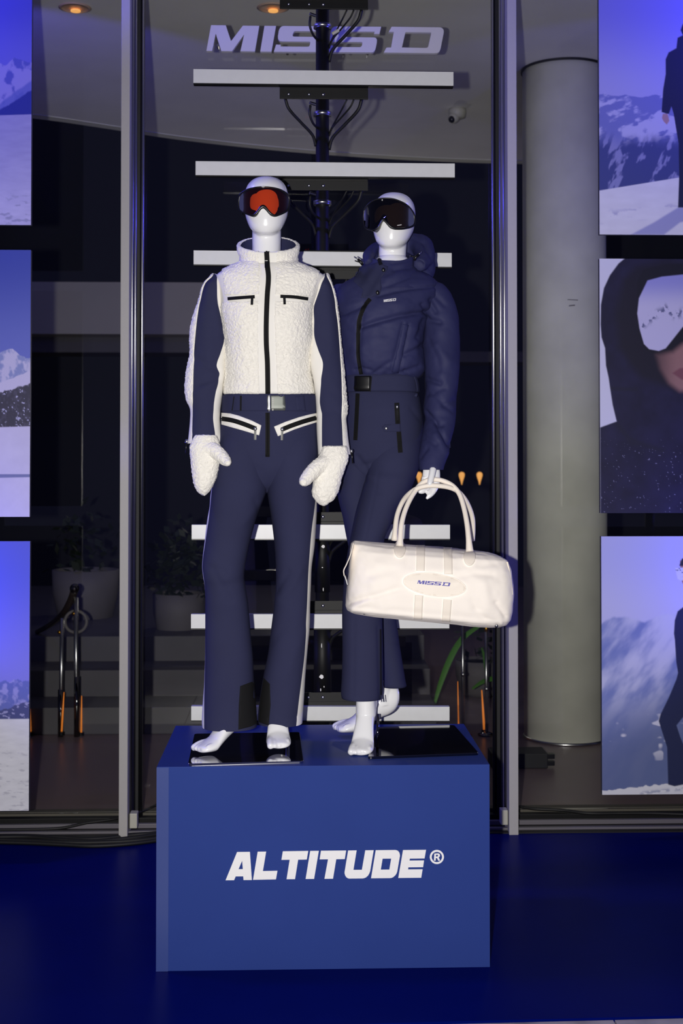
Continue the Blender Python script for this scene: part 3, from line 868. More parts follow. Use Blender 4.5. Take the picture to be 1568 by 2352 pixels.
# scuffs of silver tape on the pole
for py, dx, w, h in ((1254, 0.003, 0.0065, 0.0055), (1551, -0.003, 0.008, 0.007), (1302, 0.0, 0.0024, 0.0016), (1352, 0.003, 0.0016, 0.006), (1480, -0.003, 0.0014, 0.008), (1581, -0.006, 0.0018, 0.005), (1574, 0.006, 0.0016, 0.003)):
    z = at(740, py, POLE_Y).z; r = 0.0315 if (0.62 < z < 0.98) else 0.0285
    obj('tape_scrap', ([(pole_x + dx + w * math.cos(a) * (0.8 + 0.4 * ((k * 7) % 3) / 2), POLE_Y - math.sqrt(max(1e-6, r * r - (dx + w * math.cos(a)) ** 2)) - 0.0004, z + h * math.sin(a) * (0.7 + 0.5 * ((k * 5) % 4) / 3)) for k, a in enumerate(np.linspace(0, 2 * math.pi, 10)[:-1])], [tuple(range(9))]), 'white_vinyl', ss)

# ================================================================== PHOTO POSTERS
def smooth(e0, e1, x):
    t = np.clip((x - e0) / (e1 - e0 + 1e-9), 0, 1); return t * t * (3 - 2 * t)
def mixc(a, b, w):
    return a * (1 - w[..., None]) + np.asarray(b, float) * w[..., None]
def poly_mask(x, y, P, soft=1.5):
    """soft inside mask of polygon P (pixels)"""
    d = np.full(x.shape, 1e9); ins = np.zeros(x.shape, bool)
    for (x0, y0), (x1, y1) in zip(P, P[1:] + P[:1]):
        d = np.minimum(d, seg_dist(x, y, x0, y0, x1, y1))
        if y1 != y0:
            c = ((y0 > y) != (y1 > y)) & (x < (x1 - x0) * (y - y0) / (y1 - y0) + x0)
            ins ^= c
    sd = np.where(ins, d, -d)
    return smooth(-soft, soft, sd)
W_ = (0.74, 0.74, 0.80)
def ridge(x, pts, amp, fr, s):
    X = [p[0] for p in pts]; Y = [p[1] for p in pts]
    return np.interp(x, X, Y) + amp * fbm(x * fr, 0 * x + s, 0, 5, s)
def p_left1(x, y):  # print colours darkened overall to stand for flash falloff at the top
    c = mixc(np.broadcast_to(np.array((0.075, 0.08, 0.42)), x.shape + (3,)), (0.13, 0.13, 0.50), smooth(0, 140, y))
    r = ridge(x, [(-400, 150), (-60, 120), (10, 150), (32, 128), (72, 142)], 8, .05, 3)
    m = smooth(-1, 1.5, y - r)
    snow = smooth(-0.05, 0.25, fbm(x * .05, y * .035, 0, 5, 9) + 0.2)
    mt = mixc(np.broadcast_to(np.array((0.09, 0.10, 0.40)), x.shape + (3,)), (0.27, 0.25, 0.55), snow)
    c = c * (1 - m[..., None]) + mt * m[..., None]
    r2 = ridge(x, [(-400, 300), (0, 236), (72, 182)], 3, .08, 5)
    c = mixc(c, (0.10, 0.12, 0.42), smooth(-4, 4, y - r2) * 0.85)
    r3 = ridge(x, [(-400, 320), (0, 250), (72, 204)], 4, .08, 6)
    c = mixc(c, (0.02, 0.03, 0.25), smooth(-2, 3, y - r3))
    sn = smooth(-1, 1, y - (264 - x * .04))
    f = (0.34 + 0.04 * fbm(x * .03, y * .12, 0, 4, 12)) * (0.9 + 0.5 * smooth(300, 500, y))
    c = c * (1 - sn[..., None]) + np.stack([f, f * .95, f + .2], -1) * sn[..., None]
    tr = smooth(0.18, 0.45, fbm(x * .05, y * .14, 0, 5, 15)) * smooth(430, 470, y)
    c = mixc(c, (0.24, 0.24, 0.40), tr * 0.7)
    return c
def p_left2(x, y):
    c = mixc(np.broadcast_to(np.array((0.045, 0.07, 0.36)), x.shape + (3,)), (0.13, 0.16, 0.48), smooth(572, 830, y))
    r = ridge(x, [(-400, 900), (-40, 830), (26, 798), (45, 815), (72, 825)], 3, .12, 31)
    m = smooth(-1, 1, y - r)
    sn = smooth(-0.15, 0.2, fbm(x * .07, y * .05, 0, 5, 33) + 0.12 - 0.5 * smooth(830, 880, y) * smooth(20, 60, x))
    mt = mixc(np.broadcast_to(np.array((0.24, 0.28, 0.50)), x.shape + (3,)), (0.52, 0.50, 0.66), sn)
    c = c * (1 - m[..., None]) + mt * m[..., None]
    r2 = ridge(x, [(-400, 1000), (0, 878), (72, 850)], 2, .1, 35)
    c = mixc(c, (0.56, 0.53, 0.68), smooth(-1, 1, y - r2))
    r3 = ridge(x, [(-400, 1010), (0, 902), (36, 890), (72, 878)], 4, .2, 36)
    tm = smooth(-1, 1.5, y - r3)
    tc = 0.04 + 0.05 * np.clip(fbm(x * .25, y * .12, 0, 3, 38), 0, 1)
    c = c * (1 - tm[..., None]) + np.stack([tc * 1.05, tc, tc * 1.5], -1) * tm[..., None]
    spots = smooth(0.45, 0.6, fbm(x * .22, y * .2, 0, 2, 40)) * tm
    c = mixc(c, (0.4, 0.4, 0.55), spots)
    s3 = smooth(-1, 1, y - (981 - x * .03))
    f = 0.58 + 0.03 * fbm(x * .05, y * .05, 0, 3, 42)
    c = c * (1 - s3[..., None]) + np.stack([f, f * .95, f + .12], -1) * s3[..., None]
    pole = smooth(-1, 1, y - (1089 - .0 * x)) * smooth(1, -1, y - (1096 + (x - 72) * -.02))
    return mixc(c, (0.18, 0.20, 0.36), pole)
def p_left3(x, y):
    c = mixc(np.broadcast_to(np.array((0.095, 0.12, 0.55)), x.shape + (3,)), (0.22, 0.22, 0.60), smooth(1300, 1570, y))
    r = ridge(x, [(-400, 1590), (0, 1570), (40, 1560), (66, 1566)], 9, .1, 51)
    m = smooth(-2, 2, y - r)
    sn = smooth(-0.2, 0.25, fbm(x * .09, y * .08, 0, 5, 53))
    mt = mixc(np.broadcast_to(np.array((0.12, 0.15, 0.42)), x.shape + (3,)), (0.30, 0.30, 0.58), sn)
    c = c * (1 - m[..., None]) + mt * m[..., None]
    r2 = ridge(x, [(-400, 1660), (0, 1632), (66, 1612)], 4, .12, 55)
    c = mixc(c, (0.06, 0.07, 0.20), smooth(-1, 2, y - r2))
    c = mixc(c, (0.3, 0.3, 0.5), smooth(0.25, 0.4, fbm(x * .1, y * .2, 0, 3, 57)) * smooth(-1, 2, y - r2))
    s = smooth(-1, 1, y - 1652)
    f = 0.66 + 0.06 * fbm(x * .04, y * .15, 0, 4, 58)
    c = c * (1 - s[..., None]) + np.stack([f, f, f + .03], -1) * s[..., None]
    tr = smooth(0.2, 0.5, fbm(x * .06, y * .2, 0, 4, 59)) * smooth(1690, 1760, y)
    return mixc(c, (0.40, 0.40, 0.46), tr * .7)
def p_right1(x, y):
    c = mixc(np.broadcast_to(np.array((0.22, 0.22, 0.58)), x.shape + (3,)), (0.38, 0.38, 0.62), smooth(10, 220, y))
    r = ridge(x, [(1370, 222), (1387, 216), (1412, 224), (1435, 220), (1470, 224), (1505, 219), (1530, 224), (1800, 230)], 3, .08, 61)
    m = smooth(-1, 1, y - r)
    sn = smooth(0.0, 0.22, fbm(x * .025, y * .045 + x * .012, 0, 5, 63) - .02)
    mt = mixc(np.broadcast_to(np.array((0.17, 0.19, 0.44)), x.shape + (3,)), (0.46, 0.46, 0.66), sn)
    low = smooth(300, 345, y + 12 * fbm(x * .06, y * .02, 0, 3, 65))
    dk = mixc(np.broadcast_to(np.array((0.05, 0.065, 0.21)), x.shape + (3,)), (0.24, 0.25, 0.46), smooth(0.22, 0.38, fbm(x * .05 + y * .02, y * .022, 0, 4, 67)))
    mt = mt * (1 - low[..., None]) + dk * low[..., None]
    c = c * (1 - m[..., None]) + mt * m[..., None]
    sl = smooth(-1, 1, y - (440 - (x - 1375) * .17))
    f = 0.70 + 0.05 * fbm(x * .03, y * .08, 0, 4, 69)
    c = c * (1 - sl[..., None]) + np.stack([f, f, f + .03], -1) * sl[..., None]
    tr = smooth(0.15, 0.4, fbm(x * .045, y * .12, 0, 4, 71)) * np.exp(-((y - (502 - (x - 1375) * .12)) / 12) ** 2)
    c = mixc(c, (0.42, 0.42, 0.56), tr)
    sh = poly_mask(x, y, [(1446, 541), (1500, 512), (1555, 478), (1620, 470), (1620, 500), (1560, 512), (1522, 541)], 3)
    c = mixc(c, (0.34, 0.35, 0.55), sh)
    # standing figure in navy seen from behind
    fig = [(1640, 38), (1582, 42), (1568, 54), (1563, 68), (1568, 80), (1556, 86), (1553, 110), (1535, 120), (1528, 136), (1528, 170), (1522, 205), (1518, 258), (1530, 262), (1535, 262), (1541, 245), (1546, 262), (1552, 300), (1557, 330), (1558, 400), (1555, 478), (1586, 478), (1592, 400), (1602, 320), (1640, 320)]
    x0_ = x; x = np.where(x > 1602, 3204 - x, x)
    c = mixc(c, (0.012, 0.016, 0.05), poly_mask(x, y, fig, 1.2))
    hand = [(1521, 262), (1532, 262), (1536, 278), (1530, 287), (1523, 280), (1519, 272)]
    c = mixc(c, (0.40, 0.24, 0.24), poly_mask(x, y, hand, 1.2))
    x = x0_
    return c
def p_right2(x, y):
    c = np.broadcast_to(np.array((0.66, 0.66, 0.78)), x.shape + (3,)).copy()
    x = np.where(x > 1612, 3224 - x + 0.0, x)
    hood = [(1438, 590), (1420, 605), (1400, 632), (1386, 662), (1379, 700), (1378, 745), (1380, 775), (1388, 800), (1390, 840), (1396, 868), (1399, 890), (1405, 930), (1414, 968), (1376, 982), (1376, 1200), (1800, 1200), (1800, 590)]
    hm = poly_mask(x, y, hood, 1.6)
    shade = 0.0125 + 0.005 * fbm(x * .03, y * .03, 0, 4, 81)
    inner = poly_mask(x, y, [(1430, 640), (1460, 612), (1520, 600), (1800, 600), (1800, 880), (1545, 895), (1470, 870), (1420, 800), (1412, 720)], 14)
    hc = np.stack([shade, shade * .92, shade * 3.2], -1)
    hc = mixc(hc, (0.010, 0.009, 0.020), inner * .9)
    fold = np.exp(-(seg_dist(x, y, 1395, 892, 1460, 895) / 5) ** 2) + np.exp(-(seg_dist(x, y, 1415, 975, 1450, 1015) / 7) ** 2) + np.exp(-(seg_dist(x, y, 1450, 1015, 1520, 1035) / 7) ** 2)
    hc = mixc(hc, (0.012, 0.012, 0.03), np.clip(fold, 0, 1) * .8)
    c = c * (1 - hm[..., None]) + hc * hm[..., None]
    fl = smooth(0.66, 0.74, fbm(x * .28, y * .28, 0, 2, 83)) * smooth(990, 1060, y) * hm
    c = mixc(c, (0.3, 0.3, 0.46), fl * .7)
    # goggle frame and mirrored lens
    fr_ = [(1464, 640), (1480, 618), (1530, 606), (1800, 600), (1800, 770), (1568, 782), (1545, 805), (1525, 815), (1500, 813), (1480, 802), (1466, 770), (1460, 720)]
    c = mixc(c, (0.008, 0.008, 0.018), poly_mask(x, y, fr_, 2))
    lens = [(1487, 644), (1520, 635), (1568, 630), (1800, 625), (1800, 745), (1568, 750), (1548, 775), (1528, 800), (1512, 806), (1490, 802), (1478, 790), (1468, 755), (1463, 720), (1467, 685)]
    lm = poly_mask(x, y, lens, 1.5)
    lc = mixc(np.broadcast_to(np.array((0.30, 0.30, 0.66)), x.shape + (3,)), (0.55, 0.53, 0.74), smooth(640, 710, y))
    rr = ridge(x, [(1470, 745), (1500, 722), (1528, 702), (1545, 716), (1568, 712), (1800, 715)], 5, .12, 85)
    rock = np.exp(-((y - rr - 6) / 9) ** 2) * smooth(0.0, 0.2, fbm(x * .13, y * .1, 0, 4, 87))
    lc = mixc(lc, (0.12, 0.13, 0.26), np.clip(rock, 0, 1))
    c = c * (1 - lm[..., None]) + lc * lm[..., None]
    # lower face
    face = [(1506, 815), (1545, 808), (1568, 790), (1800, 780), (1800, 900), (1560, 898), (1535, 880), (1515, 848)]
    c = mixc(c, (0.30, 0.16, 0.15), poly_mask(x, y, face, 9) * (0.35 + 0.65 * smooth(1500, 1560, x)))
    c = mixc(c, (0.20, 0.075, 0.09), poly_mask(x, y, [(1543, 857), (1560, 846), (1600, 842), (1640, 846), (1640, 874), (1565, 872)], 3))
    return c
def p_right3(x, y):
    c = mixc(np.broadcast_to(np.array((0.46, 0.48, 0.78)), x.shape + (3,)), (0.54, 0.55, 0.76), smooth(1260, 1420, y))
    r = ridge(x, [(1378, 1432), (1405, 1416), (1440, 1418), (1480, 1430), (1520, 1412), (1800, 1400)], 4, .05, 91)
    m = smooth(-4, 4, y - r)
    sn = smooth(-0.45, 0.55, fbm(x * .028 + y * .02, y * .012 - x * .006, 0, 4, 93) + .05)
    mt = mixc(np.broadcast_to(np.array((0.19, 0.24, 0.50)), x.shape + (3,)), (0.56, 0.58, 0.74), sn * (1 - .75 * smooth(1560, 1680, y)))
    mt = mixc(mt, (0.09, 0.12, 0.27), smooth(1560, 1740, y + (x - 1450) * .3) * .8)
    bl = smooth(0.40, 0.62, fbm(x * .035, y * .05, 0, 2, 95)) * smooth(1600, 1640, y) * smooth(1780, 1700, y)
    mt = mixc(mt, (0.62, 0.62, 0.74), bl)
    c = c * (1 - m[..., None]) + mt * m[..., None]
    sl = smooth(-1, 1, y - (1812 - (x - 1380) * .09 - 3 * fbm(x * .1, 0 * x, 0, 3, 97)))
    c = mixc(c, (0.70, 0.70, 0.76), sl)
    tr = np.exp(-((y - (1822 - (x - 1440) * .1)) / 4) ** 2) * smooth(1450, 1480, x) * smooth(-.1, .2, fbm(x * .1, y * .2, 0, 3, 98))
    c = mixc(c, (0.36, 0.38, 0.5), tr)
    fig = [(1568, 1395), (1556, 1404), (1549, 1425), (1547, 1455), (1549, 1470), (1552, 1520), (1556, 1545), (1552, 1560), (1535, 1600), (1515, 1640), (1511, 1655), (1522, 1690), (1530, 1715), (1532, 1800), (1547, 1804), (1568, 1800), (1572, 1720), (1560, 1690), (1552, 1665), (1585, 1625), (1605, 1600), (1630, 1640), (1650, 1690), (1672, 1740), (1690, 1795), (1720, 1797), (1712, 1780), (1690, 1700), (1672, 1640), (1655, 1580), (1648, 1540), (1650, 1500), (1662, 1470), (1668, 1430), (1655, 1400), (1630, 1385), (1612, 1375), (1612, 1345), (1585, 1345), (1584, 1380)]
    c = mixc(c, (0.014, 0.02, 0.075), poly_mask(x, y, fig, 1.4))
    c = mixc(c, (0.30, 0.16, 0.14), poly_mask(x, y, [(1562, 1288), (1575, 1284), (1612, 1284), (1612, 1350), (1590, 1356), (1572, 1350), (1564, 1330)], 1.5))
    c = mixc(c, (0.02, 0.02, 0.03), poly_mask(x, y, [(1560, 1300), (1566, 1284), (1584, 1273), (1610, 1273), (1627, 1290), (1630, 1330), (1616, 1352), (1606, 1345), (1604, 1300)], 1.5))
    c = mixc(c, (0.62, 0.64, 0.72), poly_mask(x, y, [(1551, 1305), (1600, 1302), (1600, 1330), (1564, 1334), (1556, 1330)], 1.5))
    c = mixc(c, (0.10, 0.13, 0.26), np.clip(poly_mask(x, y, [(1551, 1305), (1600, 1302), (1600, 1330), (1564, 1334), (1556, 1330)], 1.5) * smooth(.05, .3, fbm(x * .15, y * .2, 0, 3, 99)), 0, 1))
    return c
def poster(fn, x0, x1, y0, y1, Y, label, vis):
    """photo printed on a thin board; fine print grid where it is in the picture"""
    a, b = at(x0, y0, Y), at(x1, y1, Y)
    t = thing('photo_poster', label, 'poster', ((a.x + b.x) / 2, Y, b.z), 'printed mountain photographs on boards')
    obj('board', box(a.x, b.x, Y + 0.0005, Y + 0.022, b.z, a.z), 'board_edge', t)
    step = 1.4
    xs = np.concatenate([np.linspace(x0, vis[0], 90)[:-1] if vis[0] > x0 + 5 else np.array([]), np.arange(vis[0], vis[1], step), np.linspace(vis[1], x1, 80) if vis[1] < x1 - 5 else np.array([x1])])
    ys = np.concatenate([np.linspace(y0, max(y0, -5), 6)[:-1] if y0 < -8 else np.array([]), np.arange(max(y0, -5), y1, step), [y1]])
    X, Yp = np.meshgrid(xs, ys)
    col = np.clip(fn(X, Yp), 0.003, 1)
    wx = a.x + (X - x0) / (x1 - x0) * (b.x - a.x); wz = a.z + (Yp - y0) / (y1 - y0) * (b.z - a.z)
    wx = wx - np.sign(wx - (a.x + b.x) / 2) * 0.0 ; n, m = X.shape
    P = np.stack([wx, np.full_like(wx, Y - 0.0006), wz], -1).reshape(-1, 3)
    me = bpy.data.meshes.new('print')
    idx = np.arange(n * m).reshape(n, m)
    q = np.stack([idx[:-1, :-1], idx[1:, :-1], idx[1:, 1:], idx[:-1, 1:]], -1).reshape(-1, 4)
    me.from_pydata(P.tolist(), [], q.tolist()); me.update()
    ca = me.color_attributes.new('print', 'FLOAT_COLOR', 'POINT')
    ca.data.foreach_set('color', np.c_[col.reshape(-1, 3), np.ones(n * m)].ravel())
    link('print', me, 'print', t)
YLP, YRP = 5.05, 5.27
poster(p_left1, -360, 71, -105, 517, YLP, 'topmost left mountain poster with blue sky and snowfield', (-14, 71))
poster(p_left2, -362, 68, 572, 1187, YLP, 'middle left poster with a sharp snowy peak above dark firs', (-14, 68))
poster(p_left3, -364, 66, 1244, 1862, YLP, 'lowest left poster with blue sky above a snow plain', (-14, 66))
poster(p_right1, 1374, 1800, -48, 541, YRP, 'topmost right poster with a navy figure before mountains', (1374, 1580))
poster(p_right2, 1376, 1802, 594, 1178, YRP, 'middle right poster with a hooded face in mirrored goggles', (1376, 1580))
poster(p_right3, 1380, 1806, 1232, 1822, YRP, 'lowest right poster with a figure walking before blurred mountains', (1380, 1580))
for px, Y, lab in ((-148, YLP, 'black pole carrying the left column of posters'), (1590, YRP, 'black pole carrying the right column of posters')):
    q = at(px, 1000, Y + 0.06)
    t = thing('poster_stand', lab, 'stand', (q.x, Y + 0.06, 0), 'poster stands')
    obj('pole', tube([(q.x, Y + 0.06, 0), (q.x, Y + 0.06, 3.3)], 0.02, 18), 'black_matte', t, True)
    obj('base_plate', box(q.x - 0.03, q.x + 0.03, Y - 0.02, Y + 0.11, 0.0005, 0.012), 'black_matte', t)
    for zz in (0.7, 1.7, 2.75):
        obj('bracket', box(q.x - 0.14, q.x + 0.14, Y + 0.024, Y + 0.045, zz - 0.03, zz + 0.03), 'black_matte', t)

# ================================================================== MANNEQUINS
K = lambda Y: Y / F           # metres per photo pixel at depth Y

def head_shape(center_px, chin_py, Y, yaw, lean=0.0, s=1.0):
    """abstract egg head and neck, as closed lofts around the local origin under the chin; returns list of (v, f)"""
    hz = [  # z, half width, front y, back y
        (0.000, 0.018, -0.066, -0.026), (0.004, 0.028, -0.074, -0.010), (0.012, 0.039, -0.080, 0.010), (0.0235, 0.0495, -0.0845, 0.030), (0.036, 0.0560, -0.0865, 0.048),
        (0.046, 0.0600, -0.0875, 0.062), (0.070, 0.0675, -0.0885, 0.084), (0.095, 0.0705, -0.0890, 0.096), (0.120, 0.0712, -0.0880, 0.100),
        (0.140, 0.0700, -0.0850, 0.099), (0.158, 0.0655, -0.0770, 0.093), (0.172, 0.0580, -0.0650, 0.083), (0.183, 0.0475, -0.0500, 0.069), (0.191, 0.033, -0.032, 0.050), (0.1955, 0.016, -0.010, 0.028), (0.1965, 0.004, 0.005, 0.014)]
    A = cr([(0, (f + b) / 2, z, w, (b - f) / 2) for z, w, f, b in hz], 60)
    th = np.linspace(0, 2 * math.pi, 56, endpoint=False)
    G = np.stack([ring_points(r, th, 2.15) for r in A])
    head = grid_vf(G)
    nk = cr([(0, 0.012, -0.20, 0.055, 0.056), (0, 0.010, -0.10, 0.0475, 0.052), (0, 0.010, -0.05, 0.0465, 0.050), (0, 0.012, 0.0, 0.0465, 0.050), (0, 0.016, 0.04, 0.046, 0.052), (0, 0.018, 0.07, 0.040, 0.045)], 40)
    G2 = np.stack([ring_points(r, th, 2.1) for r in nk])
    neck = grid_vf(G2)
    o = at(center_px, chin_py, Y)
    Rz = Matrix.Rotation(yaw, 3, 'Z') @ Matrix.Rotation(lean, 3, 'Y')
    def tf(vf, rot=True):
        return [tuple(o + (Rz @ (Vector(p) * s) if rot else Vector(p) * s)) for p in vf[0]], vf[1]
    return [tf(head), tf(neck)], o, Rz, s

def foot_shape(toe, yaw, pitch, L=0.195, toes=True, width=1.0, up=0.16, lean=(0, 0)):
    """mannequin foot on tiptoe: toe point touches 'toe', foot points along yaw (0 = towards the camera)"""
    # local: +f from heel to toe, z up from the sole
    ring = [(-0.195, 0.045, 0.020, 0.022), (-0.185, 0.044, 0.028, 0.036), (-0.165, 0.046, 0.031, 0.044), (-0.140, 0.047, 0.030, 0.043), (-0.105, 0.042, 0.030, 0.038), (-0.07, 0.031, 0.034, 0.029), (-0.04, 0.021, 0.0385, 0.0205), (-0.018, 0.0155, 0.0375, 0.0145), (-0.004, 0.013, 0.031, 0.011), (0.002, 0.0125, 0.022, 0.008)]
    A = cr([(f, 0, z, w * width, h) for f, z, w, h in ring], 44)
    th = np.linspace(0, 2 * math.pi, 28, endpoint=False)
    v, f = [], []
    def P(x, q, z):   # bend: ball of the foot stays level, heel part is raised by pitch
        if x < -0.05:
            d = x + 0.05
            return (-0.05 + d * math.cos(pitch) , q, 0.0 + z * 1.0 + -d * math.sin(pitch))
        return (x, q, z)
    for r in A:
        for t in th:
            v.append(P(r[0], r[3] * math.cos(t), r[2] + r[4] * math.sin(t)))
    n = len(th)
    for i in range(len(A) - 1):
        for k in range(n): f.append((i * n + k, i * n + (k + 1) % n, (i + 1) * n + (k + 1) % n, (i + 1) * n + k))
    f.append(tuple(range(n))); f.append(tuple((len(A) - 1) * n + k for k in range(n))[::-1])
    parts = [(v, f)]
    if toes:
        for k in range(5):
            q = (-0.027 + 0.0135 * k) * width
            fr = [0.010, 0.008, 0.004, -0.001, -0.008][k]; rr = [0.0105, 0.0082, 0.0078, 0.0074, 0.007][k]
            parts.append(tube([(-0.045, q * 0.95, 0.026), (-0.018, q, 0.0215), (fr - 0.004, q, 0.0115), (fr, q, 0.010)], [rr, rr * 1.05, rr, rr * 0.6], 10, 12))
    hx, hz = P(-0.150, 0, 0)[0], P(-0.150, 0, 0.05)[2]
    parts.append(tube([(hx + 0.005, 0, hz - 0.01), (hx + 0.012, 0, hz + 0.05), (hx + 0.010 + lean[0], lean[1], hz + up)], [0.033, 0.030, 0.034], 24, 14))
    Rz = Matrix.Rotation(yaw, 3, 'Z')
    out = []
    for v, f in parts:
        out.append(([tuple(Vector(toe) + Rz @ Vector((p[1], -p[0], p[2]))) for p in v], f))
    return out

def clip_top(z, o):
    """end the ankle inside the trouser leg"""
    bm = bmesh.new(); bm.from_mesh(o.data)
    r = bmesh.ops.bisect_plane(bm, geom=bm.verts[:] + bm.edges[:] + bm.faces[:], plane_co=(0, 0, z), plane_no=(0, 0, 1), clear_outer=True)
    e = [g for g in r['geom_cut'] if isinstance(g, bmesh.types.BMEdge)]
    bmesh.ops.contextual_create(bm, geom=e)
    bm.to_mesh(o.data); bm.free(); o.data.polygons.foreach_set('use_smooth', [True] * len(o.data.polygons)); return o
# ------------------------------------------------------------------ first mannequin
Y1 = 4.28
m1 = thing('mannequin', 'white faceless mannequin in the cream fleece suit, orange goggles on', 'mannequin', (at(575, 1720, 4.25).x, 4.25, H))
shp, H1o, H1R, H1s = head_shape(611.5, 545, Y1, math.radians(-2), 0.0, 1.0)
head1 = fused('head', shp, 'mannequin', m1, 0.0035, 10)
# body core inside the clothes so that the figure is one piece
obj('torso', grid_vf(loft([(590, 585, 648, 4.29, .05), (640, 535, 700, 4.29, .07), (700, 530, 705, 4.29, .085), (860, 540, 690, 4.29, .075), (960, 535, 700, 4.29, .075), (1060, 545, 690, 4.29, .06)], 30, 32)), 'mannequin', m1, True)
plate_z = H + 0.008
def plate(name, corners, mat, parent, label=None):
    P = [on_floor(x, y, plate_z) for x, y in corners]
    c = sum(P, Vector()) / 4
    Q = []
    for i in range(4):
        a, b, d = P[i], P[i - 1], P[(i + 1) % 4]
        r = 0.012
        u, w = (b - a).normalized(), (d - a).normalized()
        for k in range(5):
            t = k / 4
            Q.append(a + u * r * (1 - t) ** 2 + w * r * t ** 2)
    n = len(Q)
    v = [(q.x, q.y, H + 0.0005) for q in Q] + [(q.x, q.y, plate_z - 0.0015) for q in Q] + [(c.x + (q.x - c.x) * 0.993, c.y + (q.y - c.y) * 0.993, plate_z) for q in Q]
    f = [tuple(range(n))[::-1], tuple(range(2 * n, 3 * n))]
    for k in range(n):
        j = (k + 1) % n
        f += [(k, j, j + n, k + n), (k + n, j + n, j + 2 * n, k + 2 * n)]
    o = obj(name, (v, f), mat, parent)
    if label: o['label'] = label
    return o
plate('base_plate', [(446, 1685), (431, 1754), (697, 1748), (688, 1681)], 'chrome', m1, 'mirror chrome square base plate')
tl = at(457, 1724, 4.115)
obj_f1 = clip_top(at(520, 1655, 4.25).z, fused('foot', foot_shape((tl.x, 4.115, tl.z - 0.008), math.radians(-56), math.radians(34), up=0.03, lean=(-0.03, 0)), 'mannequin', m1, 0.0026, 3))
tr = at(641, 1716, 4.135)
obj_f2 = clip_top(at(640, 1650, 4.28).z, fused('foot', foot_shape((tr.x, 4.135, tr.z - 0.008), math.radians(4), math.radians(34), up=0.05, lean=(-0.02, 0)), 'mannequin', m1, 0.0026, 3))
q = at(660, 1700, 4.30); obj('support_rod', tube([(q.x, 4.33, plate_z), (q.x, 4.33, plate_z + 0.20)], 0.006, 12), 'steel', m1, True)

# ---- first ski suit
s1 = thing('ski_suit', 'one-piece ski suit with cream fleece front, navy sleeves and navy trousers', 'ski suit', (at(590, 1660, 4.28).x, 4.28, 0.66))
torso_rows = [(588, 574, 662, 4.285, .048), (600, 556, 680, 4.285, .066), (607, 543, 692, 4.285, .075), (615, 524, 713, 4.285, .085), (625, 506, 733, 4.285, .093), (635, 495, 747, 4.285, .099), (650, 496, 743, 4.285, .106), (676, 500, 736, 4.285, .114), (693, 503, 729, 4.285, .119), (710, 504, 723, 4.285, .123), (739, 509, 721, 4.285, .126), (783, 514, 721, 4.285, .121), (809, 515, 715, 4.285, .114), (855, 515.5, 714.5, 4.285, .104), (880, 514.5, 718, 4.285, .104), (898, 513.5, 722, 4.285, .106), (905, 514, 722, 4.285, .104), (909, 518, 718, 4.285, .098)]
def fleece_noise(G):
    return (0.0022 * fbm(G[..., 0] * 235, G[..., 1] * 235, G[..., 2] * 235, 2, 5) + 0.0011 * fbm(G[..., 0] * 80, G[..., 1] * 80, G[..., 2] * 80, 2, 8))
def xpl(y): return np.interp(y, [560, 620, 740, 905], [592, 595, 591, 594.5])
def xpr(y): return np.interp(y, [560, 620, 740, 905], [635, 635, 631, 638])
def is_smooth(px, py):
    pk = (px > xpl(py)) & (px < xpr(py))
    bl = (px <= 613) & (py > 676.5) & (py < np.interp(px, [500, 506, 513, 592], [712, 705, 694.5, 691.5]))
    brr = (px > 613) & (py > np.interp(px, [630, 720], [677, 680])) & (py < np.interp(px, [632, 712, 718, 724], [691.5, 694, 700, 710]))
    yl = (py < 686) & (px < 511.5 + (py - 638) * .11)
    yr = (py < 688) & (px > 729.5 - (py - 638) * .25)
    return pk | bl | brr | yl | yr
TL = [([(552, 720), (560, 800), (552, 880)], 0.002, 14), ([(675, 720), (668, 800), (676, 885)], 0.002, 14), ([(520, 860), (560, 885)], -0.003, 9), ([(714, 855), (676, 884)], -0.003, 9), ([(600, 600), (590, 640)], -0.002, 8)]
def tor_disp(G, N):
    px, py = pix(G)
    front = np.clip(-N[..., 1] * 3, 0, 1)
    sm = is_smooth(px, py) & (N[..., 1] < 0.05)
    d = np.where(sm, -0.0012, fleece_noise(G) + 0.0016)
    d = d + creases(px, py, TL) * front + 0.002 * fbm(G[..., 0] * 10, G[..., 1] * 10, G[..., 2] * 7, 2, 11)
    edge = np.minimum(1, (908.5 - py) / 8)
    return d * np.clip(edge, 0.0, 1)
Gt = loft(torso_rows, 300, 400, 2.35, tor_disp)
fine = grid_vf(Gt, True, True)
px, py = pix(Gt); Nt = grid_normals(Gt)
# split into panels by face
m_, s_ = Gt.shape[:2]
fc = [(i, k) for i in range(m_ - 1) for k in range(s_)]
cxp = (px[:-1] + np.roll(px, -1, 1)[:-1] + px[1:] + np.roll(px, -1, 1)[1:]) / 4
cyp = (py[:-1] + py[1:]) / 2
ksec = np.arange(s_)
isfront = ((ksec >= s_ // 4) & (ksec < 3 * s_ // 4))[None, :].repeat(m_ - 1, 0)
smf = is_smooth(cxp, cyp)
ids = np.where(~isfront, 0, np.where(smf, 1, np.where(cxp < 613, np.where(cyp < 685, 2, 4), np.where(cyp < 685, 3, 5))))
pnames = {0: ('back_panel', 'fleece', None), 1: ('placket', 'white_cloth', 'smooth white placket, shoulder bands and pocket band'), 2: ('fleece_panel', 'fleece', None), 3: ('fleece_panel', 'fleece', None), 4: ('fleece_panel', 'fleece', None), 5: ('fleece_panel', 'fleece', None)}
Vt = Gt.reshape(-1, 3)
